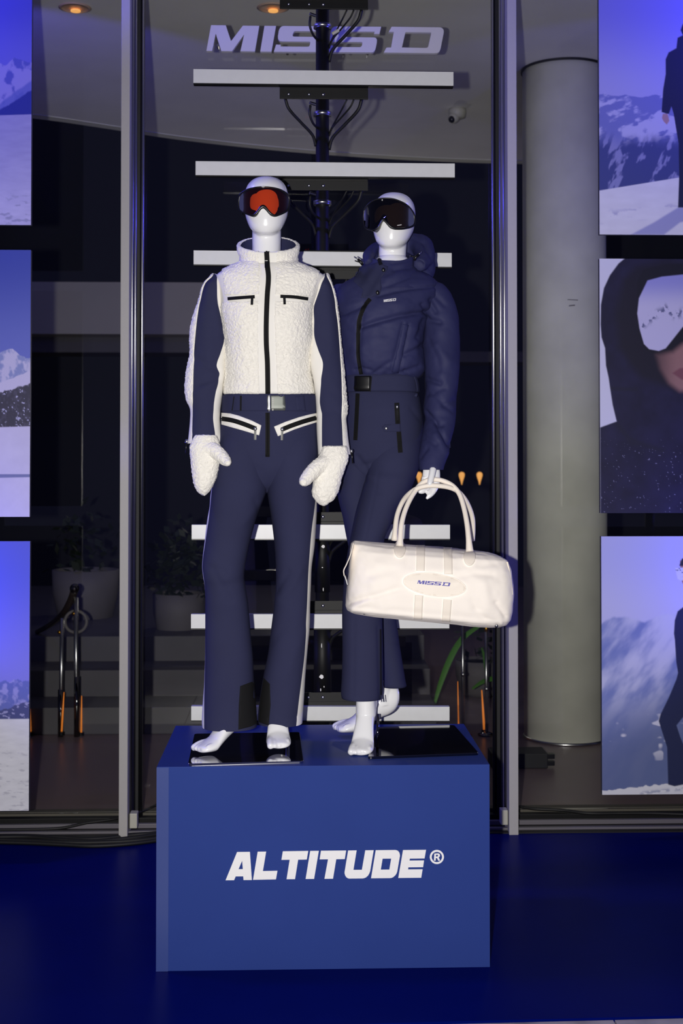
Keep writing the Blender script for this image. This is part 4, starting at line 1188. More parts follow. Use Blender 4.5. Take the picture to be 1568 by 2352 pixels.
for pid, (nm, mt, lb) in pnames.items():
    ii, kk = np.nonzero(ids == pid)
    jj = (kk + 1) % s_
    Q = np.stack([ii * s_ + kk, (ii + 1) * s_ + kk, (ii + 1) * s_ + jj, ii * s_ + jj], 1)
    u, inv = np.unique(Q, return_inverse=True)
    me = bpy.data.meshes.new(nm); me.from_pydata(Vt[u].tolist(), [], inv.reshape(-1, 4).tolist()); me.update()
    o = link(nm, me, mt, s1, True)
    if lb: o['label'] = lb
bv_t = BVHTree.FromPolygons([Vector(p) for p in loft(torso_rows, 120, 120, 2.35, lambda G, N: 0 * G[..., 0] + creases(*pix(G), TL) * np.clip(-N[..., 1] * 3, 0, 1) + 0.002 * fbm(G[..., 0] * 10, G[..., 1] * 10, G[..., 2] * 7, 2, 11)).reshape(-1, 3)], grid_vf(np.zeros((120, 120, 3)), True, False)[1])

# collar: tilted open ring
def collar(rings, thick, name, mat, parent, lining, lmat, disp=None, seg=240, n=44, smooth_fn=None, smat=None):
    """rings: (cx, cy, zc, a, b, tilt)"""
    A = cr(rings, n); th = np.linspace(0.5 * math.pi, 2.5 * math.pi, seg, endpoint=False)
    def pts(A, off):
        G = []
        for cx, cy, zc, a, b, tl in A:
            c, s = np.cos(th), np.sin(th)
            G.append(np.stack([cx + (a - off) * np.sign(c) * np.abs(c) ** (2 / 2.2), cy + (b - off) * np.sign(s) * np.abs(s) ** (2 / 2.2), zc + tl * s], 1))
        return np.stack(G)
    O = pts(A, 0.0)
    I = pts(A, thick)
    rim = []
    for k in range(1, 7):
        t = k / 7 * math.pi
        rim.append(O[-1] * (0.5 + 0.5 * math.cos(t)) + I[-1] * (0.5 - 0.5 * math.cos(t)) + np.array((0, 0, math.sin(t) * thick * 0.55)))
    G = np.concatenate([O, np.stack(rim)])
    if disp is not None:
        N = grid_normals(G)
        ctr = np.array([A[n // 2, 0], A[n // 2, 1], A[n // 2, 2]])
        sg = np.sign(np.sum((O - ctr) * N[:n], axis=2)).mean()
        N = N * (1 if sg > 0 else -1)
        G = G + N * disp(G, N)[..., None]
    v, f = grid_vf(G, True, False)
    if smooth_fn is None:
        o = obj(name, (v, f), mat, parent, True)
    else:
        Vv = np.array(v); fa = np.array(f); cen = Vv[fa].mean(1); a_, b_ = pix(cen)
        mask = smooth_fn(a_, b_) & (cen[:, 1] < A[0, 1])
        o = obj(name, (v, [tuple(q) for q in fa[~mask]]), mat, parent, True)
        obj('collar_placket', (v, [tuple(q) for q in fa[mask]]), smat, parent, True)
    l = obj(lining, grid_vf(np.concatenate([G[-1:], I[::-1][1:]]), True, False), lmat, parent, True)
    return o, (v, f)
k1 = K(4.285); cxw = at(615.5, 585, 4.285).x
cr1 = [(at(617, 600, 4.285).x, 4.283, 2.128, 72 * k1, .080, .012), (at(617, 600, 4.285).x, 4.283, 2.150, 68.5 * k1, .077, .020), (at(617, 590, 4.285).x, 4.284, 2.176, 66.5 * k1, .078, .028), (at(616, 575, 4.285).x, 4.286, 2.196, 70.5 * k1, .082, .034), (at(616, 564, 4.285).x, 4.287, 2.212, 72 * k1, .084, .037)]
def col_disp(G, N):
    px, py = pix(G); sm = (px > xpl(py)) & (px < xpr(py)) & (G[..., 1] < 4.285)
    return np.where(sm, -0.0006, fleece_noise(G) * 0.9 + 0.001)
col1, colvf = collar(cr1, 0.012, 'collar', 'fleece', s1, 'collar_lining', 'navy', col_disp, 300, 60, lambda a, b: (a > xpl(b)) & (a < xpr(b)), 'white_cloth')
bv_c1 = bvh_of(colvf)
def both(b1, b2):
    class B:
        def ray_cast(self, o, d):
            r1, r2 = b1.ray_cast(o, d), b2.ray_cast(o, d)
            if r1[0] is None: return r2
            if r2[0] is None: return r1
            return r1 if r1[3] < r2[3] else r2
        def find_nearest(self, p): return b1.find_nearest(p)
    return B()

# sleeves in three panels
def sleeve(rows, names, mats, parent, Yc, disp=None, n=150, cols=(34, 34, 34), ex=2.15, fleece=None):
    """rows: (y, xl, b1, b2, xr, depth, half thickness): panels left of b1, b1..b2, right of b2"""
    A = []
    for y, xl, b1, b2, xr, Y, b in rows:
        l, q, w1, w2 = at(xl, y, Y), at(xr, y, Y), at(b1, y, Y).x, at(b2, y, Y).x
        cx, a = (l.x + q.x) / 2, (q.x - l.x) / 2
        def ang(w):
            u = max(-0.999, min(0.999, (w - cx) / a)); c = math.copysign(abs(u) ** (ex / 2), u)
            return 2 * math.pi - math.acos(max(-1, min(1, c)))
        A.append((cx, Y, (l.z + q.z) / 2, a, b, ang(w1), ang(w2)))
    A = cr(A, n)
    t0 = [np.linspace(0.5 * math.pi, math.pi, 14), None]
    G = []
    for r in A:
        th = np.concatenate([np.linspace(.5 * math.pi, math.pi, 16)[:-1], np.linspace(math.pi, r[5], cols[0])[:-1], np.linspace(r[5], r[6], cols[1])[:-1], np.linspace(r[6], 2 * math.pi, cols[2])[:-1], np.linspace(2 * math.pi, 2.5 * math.pi, 16)])
        G.append(ring_points(r[:5], th, ex))
    G = np.stack(G)
    N = grid_normals(G, False)
    sg = np.sign(np.sum((G - A[:, None, :3]) * N, axis=2)).mean(); N *= (1 if sg > 0 else -1)
    i1 = 15 + cols[0] - 1; i2 = i1 + cols[1] - 1
    if disp is not None: G = G + N * disp(G, N)[..., None]
    res = []
    for (a, b), nm, mt in zip(((0, i1), (i1, i2), (i2, G.shape[1] - 1)), names, mats):
        if nm is None: continue
        S = G[:, a:b + 1].copy()
        if mt == 'fleece':
            Ns = N[:, a:b + 1]; px_, py_ = pix(S)
            w = fleece(px_, py_) if fleece is not None else np.ones_like(px_)
            edge = np.ones(S.shape[1]); 
            if a == 0: edge[-1] = 0
            else: edge[0] = 0
            S = S + Ns * ((fleece_noise(S) + 0.0035) * w * edge[None, :])[..., None]
        res.append(obj(nm, grid_vf(S, False), mt, parent, True))
    return G, res
def sl_rows(t, Yt, Yb_, b0, b1_, y0, y1):
    return [r + (Yt + (Yb_ - Yt) * (r[0] - y0) / (y1 - y0), (0.010 if i == 0 else 0.03 if i == 1 else b0 + (b1_ - b0) * (r[0] - y0) / (y1 - y0))) for i, r in enumerate(t)]
LS = [(629.5, 489, 491, 494, 497), (637, 483, 489, 499, 506), (655, 469, 472.5, 500, 510), (693, 457, 462, 501, 514), (724, 446.5, 456.5, 508, 518), (757, 438.5, 452.5, 514, 521), (783, 437.5, 450, 515.5, 521), (812, 438, 447.5, 508, 519), (840, 432.5, 447, 499.5, 517), (860, 429, 446.5, 506, 516), (889, 427, 446, 500, 512), (901, 427, 446, 497, 511), (926, 431.5, 445, 493, 508), (941, 437, 444.5, 492, 506), (964, 437, 444, 491, 505), (1001, 433.5, 443, 496, 510), (1019, 431, 443, 498, 514)]
RS = [(629.5, 743, 746, 749, 752), (637, 735, 745, 750, 755), (655, 726, 738, 758.5, 761), (667, 722, 734, 762.5, 765.5), (690, 715, 726, 767.5, 771), (710, 711, 720, 769.5, 773.5), (740, 711, 721, 774, 777.5), (771, 713, 721, 777, 780), (806, 711, 730, 779.5, 783.5), (838, 712.5, 741, 782, 787.5), (878, 720, 736, 783.5, 791), (901, 723, 735, 784, 792.5), (924, 725, 734, 784.3, 795), (938, 726, 736, 783.5, 796), (958, 727, 738.7, 783, 794.5), (984, 727, 738.7, 784.5, 797), (1015, 728.5, 738.7, 786, 800.5), (1044, 730, 738.7, 787.5, 805)]
LSl = [([(452, 826), (500, 850)], -0.004, 9), ([(460, 880), (502, 868)], -0.004, 8), ([(450, 905), (490, 880)], 0.003, 10), ([(470, 740), (480, 830)], 0.0025, 12), ([(505, 700), (512, 745)], -0.002, 7), ([(445, 998), (500, 1002)], -0.0016, 5)]
RSl = [([(742, 838), (760, 800)], 0.003, 12), ([(738, 950), (768, 942)], -0.002, 8), ([(735, 880), (770, 905)], -0.002, 10), ([(740, 1030), (788, 1029)], -0.0015, 5), ([(757, 700), (760, 780)], 0.002, 10)]
fl = lambda px, py: np.clip((930 - py) / 12, 0, 1)
fr_ = lambda px, py: np.clip((962 - py) / 12, 0, 1)
G1, sl1 = sleeve(sl_rows(LS, 4.285, 4.255, .052, .044, 630, 1020), ('sleeve_fleece_strip', 'sleeve', 'sleeve_inner_panel'), ('fleece', 'navy', 'white_cloth'), s1, 4.28, cloth_disp(.0015, (9, 9, 6), 21, LSl), 260, (50, 40, 30), fleece=fl)
G2, sl2 = sleeve(sl_rows(RS, 4.285, 4.235, .052, .044, 630, 1044), ('sleeve_inner_panel', 'sleeve', 'sleeve_fleece_strip'), ('white_cloth', 'navy', 'fleece'), s1, 4.28, cloth_disp(.0015, (9, 9, 6), 22, RSl), 260, (30, 40, 50), fleece=fr_)
# dark sleeve ends
for Gs in (G1, G2):
    ring = Gs[-1]; c = ring.mean(0)
    inner = c + (ring - c) * 0.90; inner2 = c + (ring - c) * 0.6 + np.array((0, 0, 0.03))
    v = np.concatenate([ring, inner, inner2]); s_n = len(ring)
    obj('cuff', (v, [(k, k + 1, s_n + k + 1, s_n + k) for k in range(s_n - 1)] + [(s_n + k, s_n + k + 1, 2 * s_n + k + 1, 2 * s_n + k) for k in range(s_n - 1)] + [tuple(range(2 * s_n, 3 * s_n))]), 'black_cloth', s1)

# trousers
hip_rows = [(904, 516, 722, 4.285, .095), (912, 511.5, 727, 4.285, .101), (947, 509, 728, 4.285, .106), (985, 503, 730, 4.285, .109), (1020, 498.5, 731, 4.285, .107), (1050, 495, 731, 4.285, .101), (1080, 493, 728, 4.285, .090), (1105, 500, 720, 4.285, .072), (1122, 520, 700, 4.285, .052), (1132, 560, 665, 4.285, .03)]
HIPL = [([(520, 1040), (600, 1085), (612, 1125)], -0.003, 10), ([(700, 1050), (640, 1090), (618, 1125)], -0.003, 10), ([(613, 1050), (613.5, 1128)], -0.004, 4), ([(530, 1100), (590, 1115)], 0.003, 10)]
Gh = loft(hip_rows, 90, 120, 2.5, cloth_disp(.002, (8, 8, 5), 31, HIPL))
hips = obj('trouser_hips', grid_vf(Gh), 'navy', s1, True)
Llg = [(985, 506, 600, 4.285, .080), (1015, 500, 608, 4.283, .096), (1050, 494, 612, 4.281, .101), (1090, 488.5, 613.5, 4.28, .098), (1122, 485.5, 614, 4.28, .096), (1140, 483, 608, 4.278, .093), (1164, 481.5, 599, 4.275, .090), (1192, 476.5, 589, 4.27, .087), (1240, 471, 575.5, 4.262, .080), (1297, 464.5, 563.5, 4.25, .072), (1326, 467, 560.5, 4.25, .070), (1342, 470, 562.5, 4.255, .069), (1378, 471.7, 568.5, 4.262, .068), (1414, 471.7, 572, 4.27, .068), (1473, 471.7, 577, 4.268, .070), (1509, 471.5, 581, 4.264, .072), (1568, 469, 583.5, 4.250, .079), (1616, 465.5, 587.5, 4.238, .088), (1655, 463.5, 590, 4.228, .094), (1667, 464.5, 590, 4.226, .094)]
Rlg = [(985, 627, 728, 4.285, .080), (1015, 618, 731, 4.285, .096), (1050, 613, 732, 4.285, .101), (1090, 613, 731.5, 4.285, .098), (1122, 613.5, 729.5, 4.285, .096), (1140, 615, 728, 4.285, .093), (1176, 621, 727, 4.285, .089), (1211, 626, 725, 4.283, .085), (1254, 631, 722, 4.28, .080), (1304, 634, 715.5, 4.275, .072), (1342, 634, 714, 4.275, .069), (1390, 629.5, 712.5, 4.28, .068), (1437, 623.5, 711.5, 4.285, .069), (1497, 616.5, 706, 4.285, .072), (1545, 607, 702, 4.285, .076), (1604, 597, 698.5, 4.283, .080), (1648, 592.6, 695.5, 4.28, .083), (1659, 593.5, 695, 4.28, .083)]
def leg_rows(rows, bl, br):
    out = []
    for y, xl, xr, Y, b in rows:
        b1 = np.interp(y, *zip(*bl)) if bl else xl + 2
        b2 = np.interp(y, *zip(*br)) if br else xr - 2
        out.append((y, xl, max(xl + 0.3, b1), min(xr - 0.3, b2), xr, Y, b))
    return out
lb = [(985, 507), (1040, 495.5), (1130, 487), (1164, 484), (1192, 481.5), (1240, 474), (1297, 466.3), (1342, 471.2), (1500, 472.6), (1568, 470.8), (1616, 470.5), (1667, 471)]
rb = [(985, 727), (1040, 730), (1122, 726), (1171, 720.5), (1235, 712), (1278, 710.3), (1311, 707), (1366, 705.5), (1414, 703), (1509, 698.5), (1580, 689), (1659, 680.5)]
LL = [([(478, 1300), (520, 1312)], -0.003, 8), ([(490, 1312), (530, 1380)], -0.003, 8), ([(560, 1330), (520, 1345)], -0.002, 9), ([(480, 1655), (545, 1665), (590, 1655)], -0.0014, 4), ([(612, 1140), (560, 1200)], 0.003, 10), ([(585, 1150), (600, 1190)], -.002, 6)]
RL = [([(636, 1355), (662, 1315)], -0.004, 7), ([(640, 1375), (670, 1350), (690, 1310)], 0.003, 9), ([(620, 1480), (660, 1430)], -0.0022, 10), ([(600, 1650), (650, 1655), (690, 1645)], -0.0014, 4), ([(700, 1450), (650, 1560)], 0.002, 12)]
GL, oL = sleeve(leg_rows(Llg, lb, None), ('side_stripe', 'trouser_leg', None), ('white_cloth', 'navy', 'navy'), s1, 4.27, cloth_disp(.0022, (8, 8, 4), 41, LL), 170, (14, 44, 3), 2.3)
# fold the missing right strip of the left leg into the leg itself
def strip(G, a, b, name, mat, parent): return obj(name, grid_vf(G[:, a:b + 1], False), mat, parent, True)
nL = GL.shape[1] - 1
strip(GL, 15 + 13 + 43, nL, 'trouser_leg_back', 'navy', s1)
GR, oR = sleeve(leg_rows(Rlg, None, rb), (None, 'trouser_leg', 'side_stripe'), ('navy', 'navy', 'white_cloth'), s1, 4.28, cloth_disp(.0022, (8, 8, 4), 42, RL), 170, (3, 44, 14), 2.3)
strip(GR, 0, 15 + 2, 'trouser_leg_back', 'navy', s1)
for Gs in (GL, GR):
    ring = Gs[-1]; c = ring.mean(0); inner = c + (ring - c) * 0.95; inner2 = c + (ring - c) * 0.6 + np.array((0, 0, 0.05)); n_ = len(ring)
    obj('trouser_hem', (np.concatenate([ring, inner, inner2]), [(k, k + 1, n_ + k + 1, n_ + k) for k in range(n_ - 1)] + [(n_ + k, n_ + k + 1, 2 * n_ + k + 1, 2 * n_ + k) for k in range(n_ - 1)] + [tuple(range(2 * n_, 3 * n_))]), 'navy', s1)
bv_h = bvh_of(grid_vf(Gh)); bv_L = bvh_of(grid_vf(GL, False)); bv_R = bvh_of(grid_vf(GR, False))
bv_hl = both(bv_h, both(bv_L, bv_R))
obj('leg_guard', patch(bv_L, [(551, 1576), (583, 1564), (586, 1600), (588.5, 1645), (589, 1662), (575, 1669), (547, 1676), (548, 1620)], .0015, 5), 'black_cloth', s1, True)
obj('leg_guard', patch(bv_R, [(606, 1557), (620, 1571), (621.5, 1620), (617, 1666), (606, 1663), (594.5, 1658), (598, 1604)], .0015, 5), 'black_cloth', s1, True)
# belt
def belt(rows, name, mat, parent, n=14, seg=140, ex=2.5):
    G = loft(rows, n, seg, ex, None)
    G2 = loft([(r[0], r[1] + 3, r[2] - 3, r[3], r[4] - .004) for r in rows], n, seg, ex, None)
    v, f = grid_vf(np.concatenate([G, G2[::-1], G[:1]]), True, False)
    return obj(name, (v, f), mat, parent, True), G
bl1, Gb = belt([(909, 510.5, 727.5, 4.285, .103), (912, 509.3, 728.6, 4.285, .1055), (928, 508.7, 729.2, 4.285, .1075), (944, 508, 729.5, 4.285, .109), (947, 509, 728.5, 4.285, .107)], 'belt', 'navy', s1)
bv_b = bvh_of(grid_vf(Gb, True, False))
o = obj('buckle', patch(bv_b, [(621, 909), (653, 908.5), (655, 930), (655, 947.5), (621.5, 947.5)], .006, 6), 'pewter', s1, True); o['label'] = 'brushed metal clip buckle'
obj('buckle_frame', ribbon(bv_b, [(617.5, 909), (618, 947)], 3.4, .006, 12, 2), 'steel', o)
obj('buckle_frame', ribbon(bv_b, [(614.5, 909), (615, 947.5)], 1.8, .005, 12, 2), 'black', o)
obj('buckle_slider', patch(bv_b, [(640, 908.5), (650, 908.5), (650, 911), (645, 912.5), (640, 911)], .0075, 3), 'chrome', o, True)
obj('buckle_slider', patch(bv_b, [(640, 944.5), (645, 943), (650, 944.5), (650, 947.5), (640, 947.5)], .0075, 3), 'chrome', o, True)
for k, (ya, yb) in enumerate(((914, 917), (918.5, 922), (924, 927), (929, 932), (934, 937), (939, 942))):
    obj('buckle_mark', ribbon(bv_b, [(626.3, ya), (626.3, yb)], 2.6, .0068, 4, 2), 'alu', o)
obj('belt_loop', ribbon(bv_b, [(553.5, 909), (553, 946)], 4, .0035, 12, 2), 'black_cloth', s1)
obj('belt_loop', ribbon(bv_b, [(531, 946), (553, 945.5)], 3, .0035, 10, 2), 'black_cloth', s1)
obj('belt_loop', ribbon(bv_b, [(538, 911), (533, 946)], 2, .0032, 10, 2), 'black_cloth', s1)
obj('belt_loop', ribbon(bv_b, [(687, 910), (692, 951)], 21, .0035, 14, 4), 'navy', s1, True)
obj('belt_loop', ribbon(bv_b, [(657.5, 910), (658, 946)], 2.5, .003, 10, 2), 'navy', s1)
# hip pockets with white piping
P_L = [(509.5, 948), (530, 950), (549, 955), (578, 966), (600, 977), (595, 1000), (575, 994), (555, 988), (530, 981), (509.5, 975)]
P_R = [(629, 980), (655, 969), (687, 958), (710, 952), (727, 948.5), (727.5, 969.5), (700, 978), (675.5, 986.5), (655, 995), (638, 1002)]
for nm, P_ in (('pocket_welt', P_L), ('pocket_welt', P_R)):
    pw = obj(nm, patch(bv_hl, P_, .0028, 5), 'white_cloth', s1, True)
    z = [(511, 962), (535, 966), (560, 974), (588, 985)] if P_ is P_L else [(646, 987), (668, 978), (695, 968.5), (724, 960)]
    obj('zip', ribbon(bv_hl, z, 10.5, .0042, 50, 4), 'zip', pw)
    obj('zip_teeth', ribbon(bv_hl, z, 3.2, .0054, 70, 2, .0006), 'zip', pw)
    e = (586.5, 986) if P_ is P_L else (647.5, 987)
    obj('zip_pull', ribbon(bv_hl, [(e[0], e[1] - 3), (e[0] - .5, e[1] + 24)], 5.2, .0065, 14, 3), 'black', pw)
    q = hit(bv_hl, e[0], e[1] - 1, .006); obj('zip_slider', ball(q, .006, .004, .006, 12, 8), 'steel', pw, True)
# front zip: collar + torso, then the fly
bv_front = both(bv_t, bv_c1)
zc = [(612, 577), (612.8, 590), (613.8, 610), (616.3, 638), (613.5, 680), (611.3, 740), (611.5, 790), (613.8, 830), (614.6, 870), (615, 910)]
zp = obj('front_zip', ribbon(bv_front, zc, 11.5, .0032, 150, 4), 'zip', s1)
obj('zip_teeth', ribbon(bv_front, zc, 4.0, .0046, 220, 2, .0007), 'zip', zp)
obj('zip_pull', ribbon(bv_front, [(611, 598), (611.5, 617)], 6.5, .0075, 14, 3), 'black', zp)
fz_ = [(614.3, 948), (614.5, 1000), (614.2, 1049)]
zp = obj('fly_zip', ribbon(bv_hl, fz_, 10.0, .0022, 60, 4), 'zip', s1)
obj('zip_teeth', ribbon(bv_hl, fz_, 3.6, .0036, 90, 2, .0007), 'zip', zp)
# chest pockets
for pts, e in (([(523.5, 686.5), (555, 684), (585, 682)], (579.5, 686)), ([(643.5, 681), (675, 682.5), (706.5, 686.5)], (652, 685))):
    zp = obj('chest_zip', ribbon(bv_t, pts, 7.6, .0035, 40, 3), 'zip', s1)
    obj('zip_pull', ribbon(bv_t, [(e[0], e[1] - 2), (e[0] - .8 if e[0] < 600 else e[0] + .8, e[1] + 15)], 5.6, .0075, 12, 3), 'black', zp)
# cuff zip pulls
q = at(429, 1020, 4.25)
for a_, b_ in (((428.5, 1014), (426.5, 1042)), ((807, 1036), (810, 1064))):
    pa, pb = at(*a_, 4.24), at(*b_, 4.24)
    obj('cuff_zip_pull', tube([pa, pb], [.0035, .0022], 8), 'black', s1, True)
    obj('cuff_zip_slider', ball(pa, .006, .005, .007, 12, 8), 'steel', s1, True)

# mittens
def mitten(main, thumb, Y, b, label, by=None):
    # main rows (y, xl, xr); thumb: path px with radius px
    G = loft([(y, xl, xr, Y, bb) for (y, xl, xr), bb in zip(main, b)], 40, 40, 2.1)
    k = K(Y)
    P = [tuple(at(x, y, Y - .014 - .012 * i)) for i, (x, y, r) in enumerate(thumb)]
    tb = tube(P, [r * k for x, y, r in thumb], 20, 24)
    o = fused('mitten', [grid_vf(G), tb], 'fleece', None, 0.0022, 6)
    displace(o, lambda P, N: fleece_noise(P) * 1.0 + 0.0012)
    return tag(o, label, 'mitten', 'cream fleece mittens')
mitten([(1000, 448, 496), (1022, 437, 505), (1045, 437, 506), (1065, 439, 503), (1085, 441, 500), (1100, 443, 495), (1116, 447, 487.5), (1128, 453.5, 480), (1135, 461, 474), (1137.5, 465, 471)],
       [(478, 1030, 17), (494, 1036, 16), (507, 1047, 14.5), (516, 1056, 12.5), (521.5, 1061, 9.5), (524, 1063, 5)], 4.205, [.022, .032, .036, .036, .034, .032, .028, .02, .012, .005], 'cream fleece mitten left, hanging below the sleeve with its thumb outwards')
mitten([(1025, 742, 796), (1048, 733, 799.5), (1062, 728, 797), (1080, 725, 790.5), (1096, 722, 784.5), (1115, 718.5, 780), (1133, 717, 774), (1148, 723, 764), (1156, 732, 754), (1160.5, 739, 748)],
       [(748, 1062, 18), (730, 1072, 17), (715, 1086, 16), (704, 1099, 14), (698, 1106, 11), (695, 1109, 6)], 4.19, [.022, .032, .036, .037, .036, .034, .03, .022, .014, .006], 'cream fleece mitten right, beside the navy suit hip')

# goggles
def goggles(outer, inner, ctr, headpos, Rz, s, lens_mat, frame_mat, label, dome=0.118, dep=0.034, inner_mat=None, aperture=None):
    """outer/inner loops as (dx, dz) metres in the frontal view, origin = goggle centre on head axis"""
    t = thing('ski_goggles', label, 'goggles', headpos)
    n = 120
    def sam(loop):
        L = [(a, b) for a, b in loop]
        L = cr([(a, b, 0) for a, b in L + L[:1]], n + 1)[:-1]
        return L[:, :2]
    O, I = sam(outer), sam(inner)
    def surf(x, z, off):   # curved front shell, cylinder bent around the face
        r = dome + off
        s_ = max(-0.97, min(0.97, x / dome)); return (r * s_, -r * math.sqrt(1 - s_ * s_), z)
    base = Vector((0, 0, ctr))
    def W(p): return tuple(headpos + Rz @ (Vector((p[0], p[1], p[2])) * 1.0 + base))
    v, f = [], []
    layers = [(O, -dep, 1.0), (O, -0.003, 1.0), (O * 0.99, 0.0005, 1.0), ((O + I) / 2, 0.0015, 1), (I * 1.005, 0.0005, 1), (I, -0.002, 1), (I, -0.012, 1)]
    for L, off, _ in layers:
        for x, z in L: v.append(W(surf(x, z, off)))
    for i in range(len(layers) - 1):
        for k in range(n): f.append((i * n + k, i * n + (k + 1) % n, (i + 1) * n + (k + 1) % n, (i + 1) * n + k))
    obj('frame', (v, f), frame_mat, t, True)
    # lens: concentric fill of the inner loop
    c = I.mean(0)
    v, f = [], []
    S = [1.0, .9, .75, .55, .35, .15, .02]
    for q in S:
        for x, z in I: v.append(W(surf(c[0] + (x - c[0]) * q, c[1] + (z - c[1]) * q, -0.0005)))
    for i in range(len(S) - 1):
        for k in range(n): f.append((i * n + k, i * n + (k + 1) % n, (i + 1) * n + (k + 1) % n, (i + 1) * n + k))
    f.append(tuple((len(S) - 1) * n + k for k in range(n)))
    lo = obj('lens', (v, f), lens_mat, t, True)
    if aperture is not None:      # black inner frame behind the lens with a smaller opening
        Ap = sam(aperture); v, f = [], []
        for L, off in ((I * 1.02, -0.010), (Ap, -0.012), (Ap, -0.03)):
            for x, z in L: v.append(W(surf(x, z, off)))
        for i in range(2):
            for k in range(n): f.append((i * n + k, i * n + (k + 1) % n, (i + 1) * n + (k + 1) % n, (i + 1) * n + k))
        obj('foam_liner', (v, f), inner_mat or 'black_cloth', t, True)
    # strap around the head
    v, f = [], []
    m = 60
    for k in range(m + 1):
        a = math.radians(-12 + 204 * k / m)
        for z in (-0.020, 0.020):
            for off in (0.0, 0.003):
                v.append(W(((0.0725 + off) * math.cos(a), 0.006 + (0.098 + off) * math.sin(a), z + 0.004 * math.sin(a))))
    for k in range(m):
        a = k * 4
        for p, q in ((0, 1), (1, 3), (3, 2), (2, 0)): f.append((a + p, a + q, a + 4 + q, a + 4 + p))
    obj('strap', (v, f), 'black_cloth', t, True)
    return t, W, surf
def px_loop(pts, cx, cy, Y):
    k = K(Y); return [((x - cx) * k, (cy - y) * k) for x, y in pts]
Yg = 4.19
o1 = [(548, 445), (556, 438), (575, 431), (607, 428), (640, 431), (659, 438), (667, 446), (669, 462), (666, 479), (655, 489), (638, 497), (629, 496.5), (622, 493), (614, 484), (607, 479), (600, 484), (592, 494), (584, 497.5), (574, 495), (558, 487), (548.5, 479), (546, 462)]
i1 = [(552, 447.5), (559.5, 441), (577, 434.2), (607, 431.3), (639, 434), (656, 441), (664, 448.5), (665, 463), (662, 477.5), (652, 486), (638, 493), (629.5, 491.5), (621, 484), (613, 474), (607, 471), (600.5, 474), (593, 484), (585, 492), (576, 492), (562, 486), (552, 477.5), (550, 463)]
ap1 = [(571, 451), (578, 445), (592, 442.5), (607, 442), (622, 442.5), (636, 446), (644, 453), (646.5, 464), (645, 474), (630, 482), (624, 480), (615, 468.5), (607, 465.5), (599, 469), (592, 479), (586, 482), (572, 475), (569.5, 463)]
cxg, cyg = 607.5, 464
gz = at(607.5, 464, Yg).z - H1o.z
g1, W1, sf1 = goggles(px_loop(o1, cxg, cyg, Yg), px_loop(i1, cxg, cyg, Yg), gz, Vector((at(607.5, 464, Yg).x, H1o.y + 0.022, H1o.z)), H1R, 1.0, 'lens_orange', 'black', 'black ski goggles with glowing orange lens on the mannequin in fleece', aperture=px_loop(ap1, cxg, cyg, Yg))
q = Vector(W1(sf1(0.0, (464 - 430.5) * K(Yg), 0.006)))
obj('badge', ball(q, .0055, .002, .0025, 12, 6), 'alu', g1, True)


# ------------------------------------------------------------------ second mannequin
Y2 = 4.42
m2 = thing('mannequin', 'white faceless mannequin in the navy puffer suit holding the duffel bag', 'mannequin', (at(850, 1720, 4.28).x, 4.30, H))
shp, H2o, H2R, H2s = head_shape(900, 575.5, Y2, math.radians(-12), math.radians(3), 0.99)
head2 = fused('head', shp, 'mannequin', m2, 0.0035, 10)
obj('torso', grid_vf(loft([(590, 868, 932, 4.43, .05), (660, 800, 990, 4.43, .07), (720, 800, 960, 4.43, .085), (860, 805, 940, 4.43, .07), (960, 805, 945, 4.42, .075), (1050, 830, 920, 4.42, .05)], 30, 32)), 'mannequin', m2, True)
plate('base_plate', [(867, 1669.5), (844.5, 1738), (1099, 1729), (1043, 1665)], 'dark_chrome', m2, 'dark mirror base plate')
ft = at(826, 1733, 4.125)
clip_top(at(830, 1590, 4.26).z, fused('foot', foot_shape((ft.x, 4.125, ft.z - 0.006), math.radians(-12), math.radians(40), up=0.02, lean=(-.03, 0), width=1.0), 'mannequin', m2, 0.0026, 3))
fb = at(776, 1681, 4.385)
clip_top(at(900, 1556, 4.45).z, fused('foot', [([tuple(Vector((fb.x, 4.40, fb.z - .006)) + (Vector(p) - Vector((fb.x, 4.40, fb.z - .006))) * 1.12) for p in v_], f_) for v_, f_ in foot_shape((fb.x, 4.40, fb.z - 0.006), math.radians(-80), math.radians(24), up=0.09, lean=(.01, 0))], 'mannequin', m2, 0.0026, 3))
q = at(866, 1700, 4.21); obj('support_rod', tube([(q.x, 4.21, plate_z), (q.x + .004, 4.24, plate_z + 0.10)], 0.0045, 12), 'dark_chrome', m2, True)

s2 = thing('ski_suit', 'one-piece navy ski suit with puffer top, hood and belted waist', 'ski suit', (at(850, 1600, 4.35).x, 4.35, 0.7))
